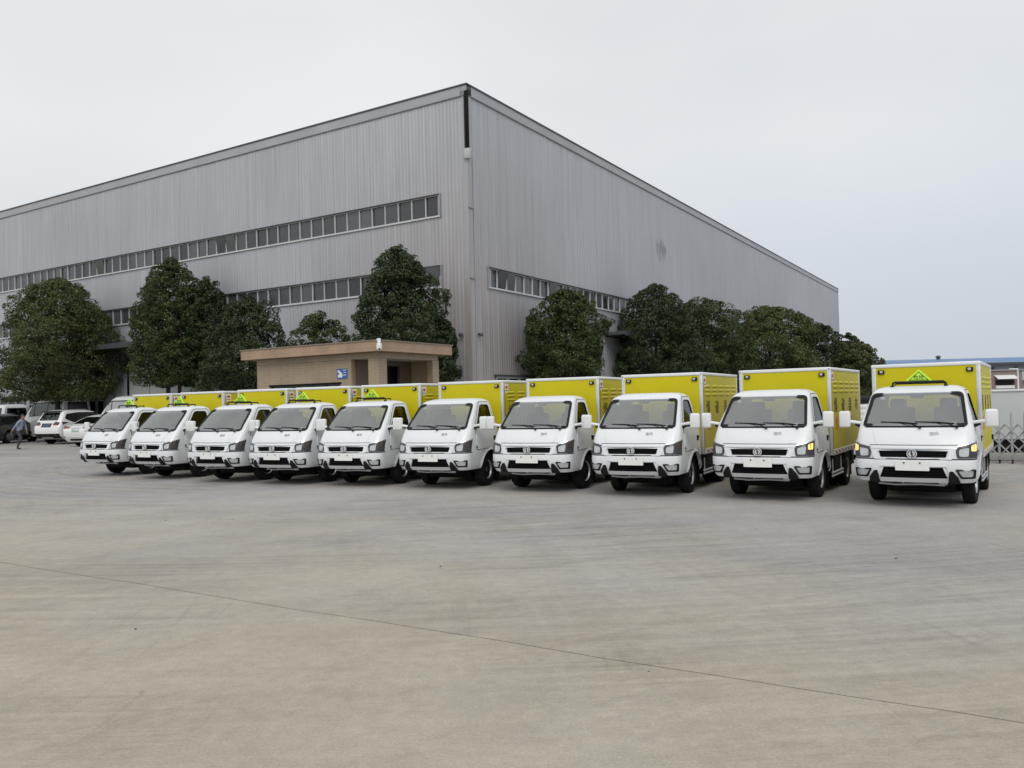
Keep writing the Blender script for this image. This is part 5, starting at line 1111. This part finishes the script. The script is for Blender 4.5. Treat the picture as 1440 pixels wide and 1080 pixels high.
MB().box((3.75, .03, .38), (7.5, .06, .34)).build('dark_band', chassis, ww)  # near-black strip between the panels and the kerb
for k in range(6): MB().box((k * 1.48 + .06, -.01, .38), (.09, .11, .335)).build('leg', wall_p, ww)
MB().rbox((3.75, -.01, .105), (7.5, .26, .20), .02, 2).build('kerb', mat('kerb_stone', (.42, .42, .40), .8, noise=.1, nscale=4), ww)
# ribbed drum between the last two trucks
dm = empty('drum', (9.86, 23.0, 0)); tag(dm, 'white ribbed plastic drum with black lid between the last two trucks', 'drum')
pr = [(.05, 0), (.25, .01)]
for k in range(10): z = .02 + k * .15; pr += [(.25, z), (.265, z + .03), (.265, z + .10), (.25, z + .13)]
MB().lathe(pr + [(.2, 1.54)], (0, 0, 0), 'z', 24).build('shell', offwhite, dm); MB().lathe([(.24, 1.53), (.28, 1.54), (.28, 1.66), (.2, 1.72), (.05, 1.74)], (0, 0, 0), 'z', 20).build('lid', black, dm)
# blue roofed works
bw = empty('works_building', (50.4, 108.0, 0)); tag(bw, 'distant grey works with long blue roof beyond the white wall', 'building')
blue_r = mat('blue_roof_sheet', (.12, .22, .40), .6, .0, noise=.12, nscale=.5); works = mat('works_wall', (.26, .29, .31), .6, noise=.15, nscale=.4)
MB().box((32, 6, 2.65), (64, 12, 5.3)).build('wall', works, bw)
q = MB(); q.add([(-.8, -1.0, 5.35), (65, -1.0, 5.35), (65, 7, 6.35), (-.8, 7, 6.35), (65, 13, 5.5), (-.8, 13, 5.5)], [(0, 1, 2, 3), (3, 2, 4, 5)]); rfm = q.build('roof', blue_r, bw)
MB().rbox((32, -1.0, 5.26), (66, .2, .3), .03, 1).build('gutter', darktrim, rfm)
for k in range(22): MB().box((k * 3.0 + 1, -.08, 2.4), (.22, .2, 4.8)).build('column', darktrim, bw)
for k in range(21): 
    f = MB().box((k * 3.0 + 2.5, -.04, 3.7), (2.2, .1, .9)).build('window', wframe, bw); MB().box((k * 3.0 + 2.5, -.10, 3.7), (2.0, .05, .75)).build('pane', pane_m, f)
for x in (9.5, 27.5, 45): MB().lathe([(.25, 0), (.25, .3), (.42, .33), (.25, .5), (.1, .55)], (x, 7, 6.30), 'z', 14).build('roof_vent', darktrim, bw)
sh2 = empty('loading_shed', (35.3, 60.0, 0)); tag(sh2, 'small brick red shed with pale awning over a dark hatch', 'shed')
brick = mat('brick_red', (.24, .18, .17), .85, noise=.15, nscale=5)
MB().box((.75, 1.0, 1.6), (2.6, 2.0, 3.2)).build('wall', brick, sh2); MB().box((.75, -.02, 2.35), (1.35, .06, .35)).build('hatch', inside, sh2)
MB().rbox((.75, -.22, 2.75), (1.5, .6, .05), .01, 1, rx=.5).build('awning', offwhite, sh2); MB().rbox((.75, -.04, 2.02), (1.35, .12, .22), .01, 1).build('counter', offwhite, sh2); MB().box((.75, 1, 3.26), (2.8, 2.2, .1)).build('roof', trim, sh2)
lowb = empty('low_shed', (38.5, 62, 0)); tag(lowb, 'long low grey shed roof showing over the white wall at the right edge', 'shed')
MB().box((4, 1.5, 1.25), (9, 3, 2.5)).build('wall', works, lowb); q = MB(); q.add([(-.8, -.4, 2.5), (8.8, -.4, 2.5), (8.8, 3.4, 3.2), (-.8, 3.4, 3.2)], [(0, 1, 2, 3)]); q.build('roof', trim, lowb)
lp2 = empty('lamp_post', (27.9, 45.2, 0)); tag(lp2, 'slim white lamp post rising behind the white wall', 'lamp post')
MB().tube([(0, 0, 0), (0, 0, 1.6), (0, 0, 2.95)], [.05, .045, .035], 8).build('pole', offwhite, lp2); MB().rbox((-.22, 0, 2.95), (.5, .10, .06), .02, 1).build('lamp_head', offwhite, lp2)
